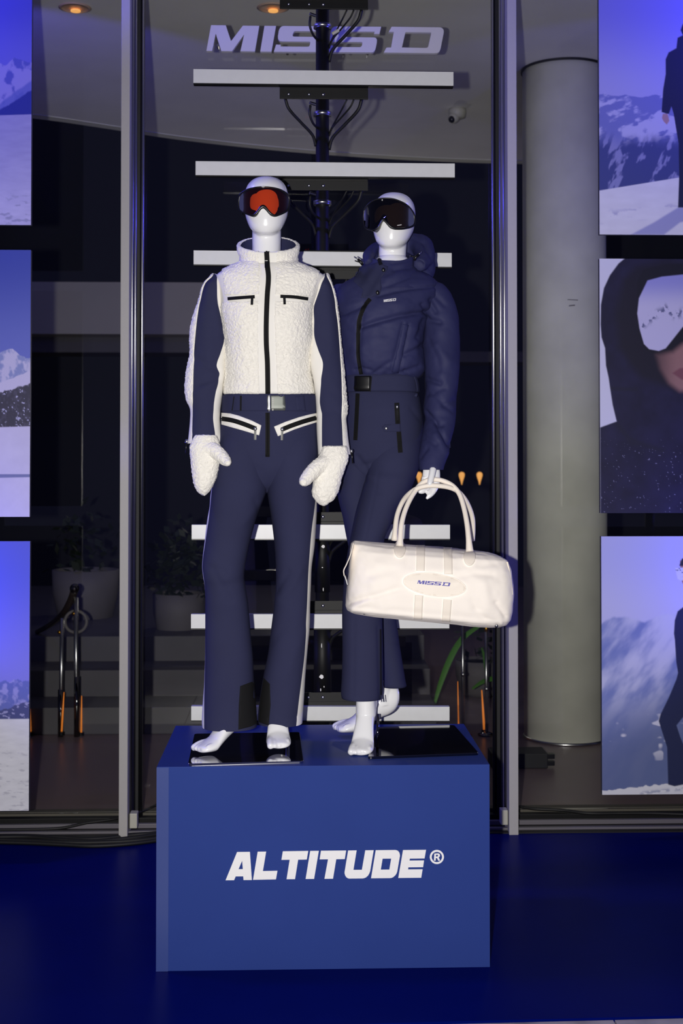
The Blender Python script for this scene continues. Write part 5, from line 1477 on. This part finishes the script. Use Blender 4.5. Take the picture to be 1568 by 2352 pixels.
# torso
t2 = [(618, 850, 950, 4.43, .055), (634, 822, 985, 4.43, .085), (645, 800, 1000, 4.43, .10), (655, 782, 1008, 4.43, .112), (668, 770, 1010, 4.43, .124), (690, 763, 1003, 4.43, .136), (720, 762, 988, 4.43, .146), (750, 766, 978, 4.43, .150), (785, 772, 971, 4.43, .147), (804, 774, 970.5, 4.43, .143), (835, 777, 974, 4.43, .138), (850, 779, 976, 4.43, .132), (862, 783, 970, 4.43, .122), (870, 788, 960, 4.43, .110), (876, 795, 950, 4.43, .098)]
T2L = [([(829, 751), (870, 738), (915, 726), (950, 721), (980, 719)], -0.008, 6), ([(868, 679), (905, 669), (946, 661.7), (997, 658), (1018, 661)], -0.0045, 5),
       ([(835, 700), (800, 715), (765, 728)], -0.006, 7), ([(925, 743), (898, 855)], -0.0035, 4), ([(938, 746), (915, 858)], -0.0035, 4), ([(833, 720), (826, 760), (824, 820), (830, 862)], -0.004, 6),
       ([(975, 735), (955, 775)], -0.005, 6), ([(974, 790), (930, 815)], -0.005, 6), ([(860, 858), (895, 832)], -0.004, 5), ([(815, 850), (830, 846), (850, 850)], -0.003, 4), ([(900, 866), (960, 842)], -0.004, 6),
       ([(990, 690), (1000, 715)], -0.005, 6), ([(970, 700), (985, 722)], -0.005, 5), ([(880, 700), (930, 700)], 0.004, 16), ([(860, 790), (890, 790)], 0.005, 22), ([(950, 800), (955, 760)], 0.005, 14), ([(830, 800), (800, 790)], 0.004, 14),
       ([(885, 866), (890, 850)], -0.003, 4), ([(935, 868), (930, 852)], -0.003, 4)]
Gp = loft(t2, 150, 200, 2.4, cloth_disp(.005, (16, 16, 20), 61, [(p_, a_ * 1.35, r_) for p_, a_, r_ in T2L]))
obj('puffer_top', grid_vf(Gp), 'puffer', s2, True)
bv_p = bvh_of(grid_vf(Gp))
# sleeves
def sl_plain(rows, lines, name, s, amp=.003, n=160):
    G = loft(rows, n, 90, 2.15, cloth_disp(amp, (16, 16, 20), s, lines))
    obj(name, grid_vf(G, True, False), 'puffer', s2, True)
    ring = G[-1]; c = ring.mean(0); k = len(ring)
    i1_ = c + (ring - c) * .88; i2_ = c + (ring - c) * .6 + np.array((0, 0, .03))
    obj('cuff', (np.concatenate([ring, i1_, i2_]), [(a, (a + 1) % k, k + (a + 1) % k, k + a) for a in range(k)] + [(k + a, k + (a + 1) % k, 2 * k + (a + 1) % k, 2 * k + a) for a in range(k)] + [tuple(range(2 * k, 3 * k))]), 'navy', s2)
    return G
SL2 = [(649, 985, 1006, 4.44, .03), (655, 972, 1018, 4.44, .055), (668, 962, 1030, 4.438, .07), (682, 958, 1038, 4.436, .076), (700, 957, 1045.5, 4.432, .08), (717, 960, 1050, 4.428, .08), (744, 970, 1054, 4.42, .078), (797, 970, 1055.5, 4.41, .076), (852, 975, 1055, 4.395, .074), (893, 977, 1050.5, 4.38, .070), (909, 976, 1047.7, 4.375, .069), (944, 973, 1046.5, 4.36, .067), (960, 975, 1045, 4.355, .066), (995, 970.5, 1039.5, 4.32, .062), (1027, 965, 1032, 4.295, .056), (1043, 962.5, 1028, 4.28, .052), (1065, 961.5, 1021, 4.262, .045), (1079, 963, 1017.5, 4.252, .041)]
SL2L = [([(960, 715), (985, 735), (1010, 740)], -0.006, 6), ([(985, 690), (1000, 715)], -0.006, 6), ([(1000, 680), (1020, 700)], -0.004, 6), ([(976, 870), (1010, 880)], -0.006, 6), ([(975, 945), (1000, 968), (1015, 975)], -0.006, 6), ([(1000, 970), (1030, 1022)], -0.006, 5), ([(978, 905), (1020, 890)], -0.004, 7), ([(970, 1000), (1000, 1020)], -0.004, 7), ([(965, 1050), (980, 1030)], -0.003, 5), ([(1000, 800), (1030, 830)], 0.004, 12), ([(1010, 770), (1015, 860)], 0.003, 16), ([(1020, 930), (1045, 920)], -0.004, 7), ([(1000, 1000), (1025, 1040)], 0.003, 8), ([(985, 780), (1005, 820), (1010, 850)], -0.0025, 6), ([(995, 905), (1040, 945)], -.003, 6)]
sl_plain(SL2, [(p_, a_ * 1.4, r_) for p_, a_, r_ in SL2L], 'sleeve', 71, .004)
sl_plain([(655, 770, 800, 4.45, .04), (668, 758, 806, 4.45, .06), (700, 750, 808, 4.455, .07), (760, 742, 800, 4.46, .068), (850, 736, 790, 4.46, .062), (940, 740, 790, 4.45, .056), (1010, 746, 790, 4.43, .048), (1050, 750, 786, 4.42, .040)], [], 'sleeve', 72, n=80)
fused('hand', [tube([at(768, 1040, 4.42), at(766, 1075, 4.41), at(764, 1095, 4.40)], [.02, .024, .018], 16, 12)] + [tube([at(755 + 7 * k, 1085, 4.395 + .006 * k), at(752 + 7 * k, 1110, 4.385 + .006 * k), at(755 + 6 * k, 1128 + (3 if k in (1, 2) else 0), 4.38 + .006 * k)], [.008, .0075, .004], 10, 10) for k in range(4)] + [tube([at(758, 1070, 4.385), at(750, 1090, 4.37), at(750, 1106, 4.365)], [.009, .008, .005], 10, 10)], 'mannequin', m2, .0026, 3)
# hood and collar
kk = K(4.40)
def hp(x, y, Y, r): return tuple(at(x, y, Y)) + (r * kk,)
def vtube(P, seg=20, n=40, flat=1.0):
    P = [p if len(p) == 4 else p for p in P]
    return tube([p[:3] for p in P], [p[3] for p in P], seg, n, True, flat)
hood = fused('hood', [
    vtube([hp(845, 604, 4.37, 10), hp(848, 585, 4.42, 15), hp(866, 571, 4.48, 16), hp(905, 568, 4.52, 22), hp(945, 562, 4.53, 26), hp(968, 565, 4.50, 26), hp(976, 592, 4.44, 24), hp(962, 610, 4.38, 16)]),
    ball(at(972, 612, 4.47), 29 * kk, .055, 42 * kk), ball(at(975, 585, 4.50), 24 * kk, .05, 38 * kk), ball(at(930, 620, 4.53), 60 * kk, .05, 46 * kk), ball(at(868, 612, 4.48), 26 * kk, .05, 34 * kk)], 'puffer', s2, .005, 10)
HL = [([(946, 548), (975, 560), (990, 590)], -.005, 5), ([(950, 600), (985, 612), (1000, 635)], -.004, 6), ([(845, 575), (838, 600)], -.004, 4), ([(958, 540), (972, 556), (978, 575)], -.004, 4), ([(966, 600), (978, 640)], -.003, 5)]
displace(hood, lambda P, N: .005 * fbm(P[:, 0] * 18, P[:, 1] * 18, P[:, 2] * 18, 3, 77) + creases(*pix(P), HL) * np.clip(-N[:, 1] * 3, 0, 1))
ccx = at(890, 600, 4.42).x
cr2 = [(at(893, 660, 4.42).x, 4.425, at(890, 668, 4.42).z, 84 * kk, .128, .004), (at(893, 645, 4.42).x, 4.425, at(890, 645, 4.42).z, 80 * kk, .118, .012), (at(893, 625, 4.42).x, 4.423, at(890, 625, 4.42).z, 71 * kk, .104, .020), (at(893, 607, 4.42).x, 4.422, at(890, 607, 4.42).z, 61 * kk, .092, .026), (at(895, 594, 4.42).x, 4.422, at(890, 592, 4.42).z, 54 * kk, .084, .028)]
CL2 = [([(905, 620), (950, 612), (968, 600)], -.004, 5), ([(880, 660), (930, 640), (965, 625)], -.004, 5), ([(840, 610), (836, 650)], -.003, 5), ([(900, 605), (940, 597)], -.003, 4), ([(890, 640), (925, 628)], .004, 7)]
col2, cvf2 = collar(cr2, 0.014, 'collar', 'puffer', s2, 'collar_lining', 'navy', lambda G, N: .003 * fbm(G[..., 0] * 20, G[..., 1] * 20, G[..., 2] * 20, 3, 79) + creases(*pix(G), CL2) * np.clip(-N[..., 1] * 3, 0, 1), 160, 50)
bv_c2 = both(bvh_of(cvf2), bv_p)
zz = lambda p: fz(p, 740, 400, 4.356)
flap = obj('collar_flap', patch(bv_c2, zz([(335, 985), (420, 925), (505, 900), (560, 890), (655, 930), (645, 975), (620, 1010), (585, 1050), (590, 1150), (575, 1205), (480, 1245), (388, 1240), (412, 1165), (350, 1110), (318, 1085)]), .005, 5, lambda x, y: .006 + .002 * math.sin(x * .2 + y * .13)), 'navy', s2, True)
for x, y in ((612, 968), (552, 1187)):
    p_ = zz([(x, y)])[0]; q = hit(bv_c2, p_[0], p_[1], .009)
    obj('snap_button', ball(q, .0058, .003, .0072, 14, 8), 'black', flap, True)
obj('collar_zip', ribbon(bv_c2, zz([(572, 850), (578, 885), (590, 915)]), 8, .008, 14, 3), 'zip', s2)
for (x, y), d in (((935, 830), 1), ((385, 880), -1)):
    p_ = zz([(x, y)])[0]; q = at(p_[0], p_[1], 4.335 if d > 0 else 4.34)
    obj('cord_lock', tube([q + Vector((.010 * d, 0, .010)), q, q + Vector((-.006 * d, 0, -.010))], [.004, .0055, .004], 10), 'black', s2, True)
    obj('cord', tube([q + Vector((.010 * d, 0, .010)), q + Vector((.018 * d, .004, .016)), q + Vector((.02 * d, .02, .02))], .0022, 8, 10), 'steel', s2, True)
    obj('cord', tube([q + Vector((-.006, 0, 0)), q + Vector((-.014, .002, .003)), q + Vector((-.018, .012, .006))], .002, 8, 10), 'black', s2, True)
# front zip over the puffer
z2 = [(850, 687), (840, 700), (832, 715), (826, 732), (823.5, 752), (822.8, 785), (823.3, 820), (827, 845), (831, 864)]
zp = obj('front_zip', ribbon(bv_p, z2, 9.5, .004, 90, 4), 'zip', s2)
obj('zip_teeth', ribbon(bv_p, z2, 3.4, .0054, 140, 2, .0006), 'zip', zp)
def decal(loops_named, mapfn, bvh, h, mat, parent, name):
    o0 = None
    V, Fc = [], []
    for nm, loops in loops_named:
        L = [[mapfn(x, y) for x, y in lp] for lp in loops]
        v, f = glyph([[(a, -b) for a, b in lp] for lp in L], 0.0)
        k = len(V); V += [hit(bvh, a, -b, h) for a, b, c in v]; Fc += [tuple(i + k for i in q) for q in f]
    return obj(name, (V, Fc), mat, parent)
# small white logo on the chest
def chest_map(x, y):
    u = (x - 473.8) / (1019 - 473.8); w = (y - 57.8) / (122 - 57.8)
    return 880.5 + u * 28.5, 688.6 - u * 3.6 + w * 6.2
decal(LOGO, chest_map, bv_p, .0025, 'white_vinyl', s2, 'chest_logo')
obj('chest_pocket_welt', patch(bv_p, [(925.5, 744), (937.5, 747), (915, 857.5), (899, 854.5)], .004, 6), 'puffer', s2, True)
# belt and hips
b2, Gb2 = belt([(864, 787, 957, 4.43, .112), (868, 786, 959.5, 4.43, .116), (884, 785.5, 961, 4.43, .118), (899, 785, 962, 4.43, .119), (903, 786, 960.5, 4.43, .115)], 'belt', 'navy', s2)
bv_b2 = bvh_of(grid_vf(Gb2, True, False))
o = obj('buckle', patch(bv_b2, [(815.5, 864), (851.5, 864), (850, 884), (848.5, 902.5), (813, 901), (814.5, 884)], .007, 6), 'black', s2, True)
obj('buckle_frame', ribbon(bv_b2, [(853, 865), (849.5, 902)], 2.6, .006, 10, 2), 'black_cloth', o)
obj('belt_loop', ribbon(bv_b2, [(951, 865), (956, 880), (957.5, 900), (954, 911)], 6, .005, 16, 3), 'navy', s2, True)
hip2 = [(896, 792, 955, 4.43, .10), (906, 787, 961, 4.43, .108), (940, 786, 967.5, 4.425, .114), (957, 786, 970, 4.425, .116), (992, 785, 970.5, 4.42, .117), (1025, 783, 967, 4.42, .112), (1055, 784, 962, 4.42, .100), (1085, 795, 945, 4.42, .08), (1105, 810, 920, 4.42, .05)]
H2L = [([(835, 1070), (870, 1062), (920, 1085)], -.005, 7), ([(820, 1050), (845, 1085)], -.006, 7), ([(876, 920), (872, 1050)], -.0012, 3), ([(880, 1060), (935, 1075)], .004, 10), ([(945, 940), (965, 965)], -.002, 5)]
Gh2 = loft(hip2, 70, 120, 2.4, cloth_disp(.002, (8, 8, 5), 81, H2L))
obj('trouser_hips', grid_vf(Gh2), 'navy', s2, True)
fl2 = [(985, 868, 964, 4.42, .080), (1015, 856, 966.5, 4.415, .098), (1045, 843, 965, 4.408, .106), (1080, 838, 959, 4.398, .108), (1110, 832, 948, 4.388, .106), (1132, 828, 938, 4.38, .103), (1167, 819, 914, 4.368, .098), (1199, 812, 899.5, 4.356, .094), (1237, 804, 882, 4.342, .088), (1280, 796, 877, 4.33, .082), (1340, 789, 876, 4.318, .074), (1390, 786, 877, 4.31, .070), (1420, 785.5, 878, 4.305, .068), (1490, 786, 879, 4.288, .069), (1560, 784.5, 879.5, 4.270, .074), (1590, 782.5, 878, 4.262, .076), (1602, 784, 875, 4.26, .076)]
bl2 = [(1010, 796, 868, 4.44, .080), (1050, 784, 866, 4.445, .098), (1100, 776.5, 858, 4.45, .098), (1135, 774.5, 852, 4.452, .094), (1186, 786, 856, 4.458, .086), (1240, 796, 866, 4.465, .080), (1300, 812, 886, 4.475, .074), (1400, 838, 905, 4.475, .066), (1418, 842, 908.5, 4.472, .066), (1482, 855, 917.5, 4.465, .068), (1540, 866, 927, 4.455, .074), (1566, 869, 931.5, 4.45, .078), (1573, 870, 933, 4.45, .076)]
F2L = [([(842, 1084), (820, 1150), (805, 1231)], -.004, 5), ([(870, 1085), (850, 1180), (838, 1240)], -.0016, 3), ([(786, 1414), (835, 1417), (878, 1412)], -.002, 3), ([(811, 1420), (809, 1600)], -.0012, 2.5), ([(815, 1420), (813, 1600)], -.0012, 2.5), ([(868, 1440), (872, 1600)], -.0025, 4), ([(787, 1588), (830, 1594), (876, 1582)], -.0012, 3), ([(850, 1095), (930, 1105)], .004, 12), ([(835, 1100), (870, 1130)], -.003, 8)]
G5 = loft(fl2, 150, 90, 2.3, cloth_disp(.002, (8, 8, 4), 82, F2L))
obj('trouser_leg', grid_vf(G5), 'navy', s2, True)
G6 = loft(bl2, 130, 90, 2.3, cloth_disp(.002, (8, 8, 4), 83, [([(882, 1470), (916, 1480)], -.002, 4), ([(885, 1566), (930, 1560)], -.0012, 3)]))
obj('trouser_leg', grid_vf(G6), 'navy', s2, True)
bv_h2 = both(bvh_of(grid_vf(Gh2)), bvh_of(grid_vf(G5)))
bv_f2 = bvh_of(grid_vf(G5))
z3_ = [(821.5, 904), (820, 940), (818, 980), (816.3, 1011)]
zp = obj('fly_zip', ribbon(bv_h2, z3_, 9.2, .0028, 50, 4), 'zip', s2)
obj('zip_teeth', ribbon(bv_h2, z3_, 3.2, .0042, 80, 2, .0006), 'zip', zp)
zp = obj('pocket_zip', ribbon(bv_h2, [(910.5, 925.5), (913, 974)], 11, .003, 26, 3), 'zip', s2)
obj('zip_teeth', ribbon(bv_h2, [(910.7, 927), (913, 974)], 3.6, .0045, 40, 2, .0006), 'zip', zp)
obj('zip_pull', ribbon(bv_h2, [(911.3, 934), (912, 966)], 4.6, .008, 12, 3), 'black', zp)
q = hit(bv_h2, 911, 935, .007); obj('zip_slider', ball(q, .005, .004, .007, 12, 8), 'steel', zp, True)
obj('pocket_zip', ribbon(bv_h2, [(915, 990), (919, 1040)], 10.5, .003, 26, 3), 'zip', s2)
tab = obj('pocket_tab', patch(bv_h2, [(877, 981), (883, 975.5), (918.5, 973.5), (920, 991.5), (882, 992)], .004, 4), 'navy', s2, True)
q = hit(bv_h2, 886.7, 984, .006); obj('snap_button', ball(q, .0058, .003, .0058, 14, 8), 'steel', tab, True)
obj('hem_zip_tape', ribbon(bv_f2, [(873, 1445), (873.5, 1520), (874, 1600)], 3.5, .002, 30, 2), 'black_cloth', s2)
for x in (874.5, 880):
    a_, b_ = at(x, 1596, 4.22), at(x + 2, 1612, 4.22)
    obj('hem_thread', tube([a_, (a_ + b_) / 2, b_], .0016, 6), 'navy', s2)

# goggles on the second head
Yg2 = 4.335
o2 = [(833.5, 480), (840, 470), (850, 462), (862, 457), (878, 454.5), (895, 455), (912, 458.5), (937, 469), (953, 485), (957, 500), (955, 515), (937, 525), (910, 528.6), (896, 525), (887, 516), (879, 508.5), (874, 515), (868.6, 525), (858, 531), (847, 528), (836.4, 521), (832, 501)]
cx2, cy2 = 894, 491
def sq(pts):  # the goggles face left: undo the foreshortening, frontal outline around the nose line
    return [((x - cx2) * K(Yg2), (cy2 - y) * K(Yg2)) for x, y in pts]
i2 = [(837, 481.5), (843, 472), (852, 464.5), (863, 460), (878, 457.5), (895, 458), (911.5, 461.5), (935, 471.5), (949.5, 486), (953, 500), (951, 512), (936, 520.5), (910.5, 524), (898, 520.5), (889, 511.5), (879, 503), (873, 510.5), (867, 521), (857.5, 526.5), (847.5, 524), (839, 517.5), (835.5, 501)]
g2, W2, sf2 = goggles(sq(o2), sq(i2), at(894, 491, Yg2).z - H2o.z, Vector((at(894, 491, Yg2).x, H2o.y + 0.022, H2o.z)), Matrix.Identity(3), 1.0, 'lens_brown', 'black', 'black ski goggles with smoky brown lens on the mannequin in navy', aperture=sq([(850, 485), (858, 475), (878, 470), (905, 472), (928, 480), (938, 495), (932, 508), (908, 511), (898, 506), (880, 492), (868, 505), (858, 511), (850, 503)]))
q = Vector(W2(sf2((877.5 - cx2) * K(Yg2), (491 - 461) * K(Yg2), .005)))
obj('badge', ball(q, .002, .001, .003, 10, 6), 'alu', g2)
q = Vector(W2(sf2((916 - cx2) * K(Yg2), (491 - 518.5) * K(Yg2), .003)))
obj('badge', ([tuple(q + Vector((-.007, -.001, -.0018))), tuple(q + Vector((.007, .0, .0004))), tuple(q + Vector((.007, .0, .0024))), tuple(q + Vector((-.007, -.001, 0)))], [(0, 1, 2, 3)]), 'white_vinyl', g2)

# ================================================================== DUFFEL BAG
bag = thing('duffel_bag', 'cream canvas duffel bag with leather patch held by its handles', 'bag', at(980, 1430, 4.2))
YBG = 4.215
Lp = [(1242.5, 815), (1248, 807), (1262, 805), (1290, 803), (1320, 801), (1350, 797), (1375, 794.5), (1390, 793.5), (1398, 797), (1404, 808)]      # left edge (y, x)
Rp = [(1268, 1118), (1276, 1146), (1284, 1160), (1309, 1168.5), (1335, 1172.5), (1367, 1173.5), (1401, 1172), (1420, 1169), (1432, 1160), (1438, 1147)]   # right edge
dpt = [.055, .085, .108, .125, .135, .138, .135, .128, .115, .095]
A = []
for (yl, xl), (yr, xr), b in zip(Lp, Rp, dpt):
    l, r = at(xl, yl, YBG), at(xr, yr, YBG); A.append((*l, *r, b))
A = np.array(A); nb = 110
t_ = np.linspace(0, 1, len(A)); tt = np.linspace(0, 1, nb)
Ai = np.stack([np.interp(tt, t_, A[:, k]) for k in range(7)], 1)
for _ in range(3): Ai[1:-1] = (Ai[:-2] + 2 * Ai[1:-1] + Ai[2:]) / 4
th = np.linspace(.5 * math.pi, 2.5 * math.pi, 200, endpoint=False)
Gg = []
for r in Ai:
    l, q, b = r[:3], r[3:6], r[6]; c = (l + q) / 2; h_ = (q - l) / 2
    cs, sn = np.cos(th), np.sin(th); ex = 4.5
    u = np.sign(cs) * np.abs(cs) ** (2 / ex); w = np.sign(sn) * np.abs(sn) ** (2 / ex)
    Gg.append(c + u[:, None] * h_ + np.stack([0 * w, w * b, 0 * w], 1))
Gg = np.stack(Gg)
Ng = grid_normals(Gg); cg = Gg.mean((0, 1)); sgn = np.sign(((Gg - cg) * Ng).sum(2)).mean(); Ng *= (1 if sgn > 0 else -1)
BL = [([(800, 1385), (850, 1372), (915, 1352)], -.007, 7), ([(812, 1395), (845, 1378)], .005, 8), ([(850, 1320), (900, 1310)], -.004, 10), ([(1040, 1325), (1090, 1316), (1130, 1320)], -.005, 8), ([(1090, 1400), (1110, 1420), (1140, 1432)], -.004, 7), ([(1140, 1385), (1160, 1415)], -.005, 6), ([(1085, 1380), (1100, 1400)], -.004, 6), ([(960, 1260), (985, 1290)], -.003, 9), ([(1030, 1265), (1050, 1300)], -.003, 9), ([(1110, 1340), (1120, 1390)], .005, 14), ([(860, 1345), (880, 1395)], .004, 14), ([(810, 1402), (880, 1408), (1000, 1420), (1150, 1432)], .004, 5), ([(930, 1270), (940, 1300)], -.003, 8), ([(1100, 1300), (1150, 1292)], -.003, 8), ([(815, 1260), (850, 1300)], -.003, 9)]
pxg, pyg = pix(Gg)
dsp = creases(pxg, pyg, BL) * np.clip(-Ng[..., 1] * 3, 0, 1) + .004 * fbm(Gg[..., 0] * 11, Gg[..., 1] * 11, Gg[..., 2] * 11, 3, 91) + .0015 * fbm(Gg[..., 0] * 40, Gg[..., 1] * 40, Gg[..., 2] * 40, 2, 92)
Gg = Gg + Ng * dsp[..., None]
obj('body', grid_vf(Gg), 'bag', bag, True)
bv_g = bvh_of(grid_vf(Gg))
zg = lambda p: fz(p, 760, 1040, 3.267)
# webbing straps and patches on the front
for P_ in ([(672, 692), (672, 780), (670, 888)], [(876, 714), (878, 800), (880, 912)], [(660, 1068), (655, 1160), (652, 1246)], [(874, 1100), (868, 1180), (862, 1262)]):
    obj('webbing_strap', ribbon(bv_g, zg(P_), 19.5, .0022, 26, 5), 'bag_leather', bag, True)
cxo, cyo = 775, 990
a_ = math.radians(7.5)
ov = [(cxo + 236 * math.cos(t) * math.cos(a_) - 84 * math.sin(t) * math.sin(a_), cyo + 236 * math.cos(t) * math.sin(a_) + 84 * math.sin(t) * math.cos(a_)) for t in np.linspace(0, 2 * math.pi, 73)[:-1]]
pt = obj('logo_patch', patch(bv_g, zg(ov), .004, 4.5), 'bag_leather', bag, True)
obj('patch_edge', ribbon(bv_g, zg(ov + ov[:1]), 1.6, .0048, 220, 2), 'bag', pt, True)
bv_pt = bvh_objs(pt)
def bag_map(x, y):
    u = (x - 473.8) / (1019 - 473.8); w = (y - 57.8) / (122 - 57.8)
    return zg([(650 + u * 246 - w * 4, 956 + u * 17 + w * 29)])[0]
decal(LOGO, bag_map, bv_pt, .0012, 'bag_print', pt, 'logo_print')
# handles with pads
def pad(cx, cy, rx, ry, tilt):
    lp = []
    for t in np.linspace(0, 2 * math.pi, 41)[:-1]:
        x = rx * math.cos(t) * (1 - .18 * max(0, -math.sin(t)) ** 2); y = ry * math.sin(t)
        lp.append((cx + x * math.cos(tilt) - y * math.sin(tilt), cy + x * math.sin(tilt) + y * math.cos(tilt)))
    return zg(lp)
for cx, cy in ((515, 722), (1038, 782)):
    p_ = obj('handle_pad', patch(bv_g, pad(cx, cy, 45, 70, .03), .004, 4.5), 'bag_leather', bag, True)
def handle(pts, name, Y):
    P = [tuple(at(*zg([(x, y)])[0], Yy)) for x, y, Yy in pts]
    obj(name, tube(P, [.012, .0088, .0082, .0078] + [.0078] * (len(P) - 8) + [.0078, .0082, .0088, .012], 16, 80), 'bag_leather', bag, True)
handle([(515, 700, 4.095), (520, 640, 4.10), (528, 540, 4.115), (553, 440, 4.14), (595, 345, 4.165), (645, 268, 4.185), (690, 222, 4.193), (740, 202, 4.196), (800, 202, 4.196), (860, 218, 4.193), (915, 250, 4.187), (960, 305, 4.175), (993, 400, 4.15), (1018, 520, 4.12), (1032, 640, 4.095), (1040, 740, 4.085)], 'handle', 4.1)
handle([(476, 655, 4.30), (480, 600, 4.295), (490, 500, 4.28), (510, 425, 4.26), (548, 350, 4.235), (600, 296, 4.20), (660, 262, 4.178), (730, 247, 4.172), (800, 247, 4.172), (880, 258, 4.178), (940, 282, 4.19), (990, 330, 4.205), (1032, 400, 4.235), (1060, 490, 4.265), (1063, 580, 4.285), (1052, 655, 4.295)], 'handle', 4.3)
# side straps with hooks
for pts, hk in (([(812, 1248, 4.15), (805, 1275, 4.14), (796, 1297, 4.135), (790, 1310, 4.135), (791, 1322, 4.135)], [(791, 1322), (795, 1334), (798, 1345)]), ([(1163, 1290, 4.15), (1168, 1315, 4.14), (1172.5, 1345, 4.135), (1174.5, 1365, 4.135)], [(1174, 1366), (1171, 1372), (1172, 1376)])):
    P = cr([tuple(at(*p)) for p in pts], 24); V, Fc = [], []
    sd = 1 if pts[0][0] > 900 else -1
    for p in P:
        for dx, dy in ((0, -.012), (0, .012), (.003 * sd, .012), (.003 * sd, -.012)): V.append((p[0] + dx, p[1] + dy, p[2]))
    for i in range(23):
        for k in range(4): Fc.append((i * 4 + k, i * 4 + (k + 1) % 4, i * 4 + 4 + (k + 1) % 4, i * 4 + 4 + k))
    obj('side_strap', (V, Fc), 'bag_leather', bag, True)
    obj('strap_hook', tube([at(x, y, 4.135) for x, y in hk], .0035, 8, 10), 'steel', bag, True)
for x, y in ((250, 1202), (707, 1252), (1240, 1300)):
    p_ = zg([(x, y)])[0]; q = at(p_[0], p_[1] - 1, 4.115)
    obj('bag_foot', lathe((q.x, q.y, q.z - .006), [(.003, 0), (.0055, .004), (.006, .012)], 14), 'steel', bag, True)

# hand of the second mannequin closed around the handles
def hpx(x, y): return 930 + x / 12.06, 1050 + y / 12.06
def ftube(pts, rad, n=16):
    return tube([tuple(at(*hpx(x, y), Y)) for x, y, Y in pts], rad, 14, n)
hand = fused('hand', [
    tube([tuple(at(990, 1055, 4.245)), tuple(at(990, 1072, 4.238)), tuple(at(990.5, 1086, 4.232)), tuple(at(990, 1101, 4.228)), tuple(at(990, 1109, 4.228))], [.0235, .0255, .0280, .0275, .022], 26, 24, True, .60),
    ftube([(775, 330, 4.196), (760, 400, 4.190), (735, 520, 4.182), (700, 660, 4.174), (682, 750, 4.169), (670, 800, 4.167)], [.0112, .0108, .0104, .0096, .0076, .0036]),
    ftube([(560, 560, 4.226), (520, 690, 4.224), (450, 800, 4.216), (385, 875, 4.206), (350, 905, 4.202)], [.0115, .010, .0088, .0070, .0035]),
    ftube([(640, 600, 4.228), (620, 760, 4.224), (560, 880, 4.214), (455, 945, 4.202), (375, 975, 4.197)], [.0115, .0108, .0104, .0092, .0038]),
    ftube([(760, 600, 4.230), (760, 760, 4.226), (730, 900, 4.216), (665, 975, 4.206), (600, 985, 4.200)], [.0115, .0108, .0100, .0088, .006]),
    ftube([(880, 540, 4.230), (862, 740, 4.226), (805, 900, 4.216), (690, 1045, 4.208), (590, 1155, 4.203)], [.011, .0108, .0100, .0090, .0036])], 'mannequin', m2, .0017, 3)

settle()
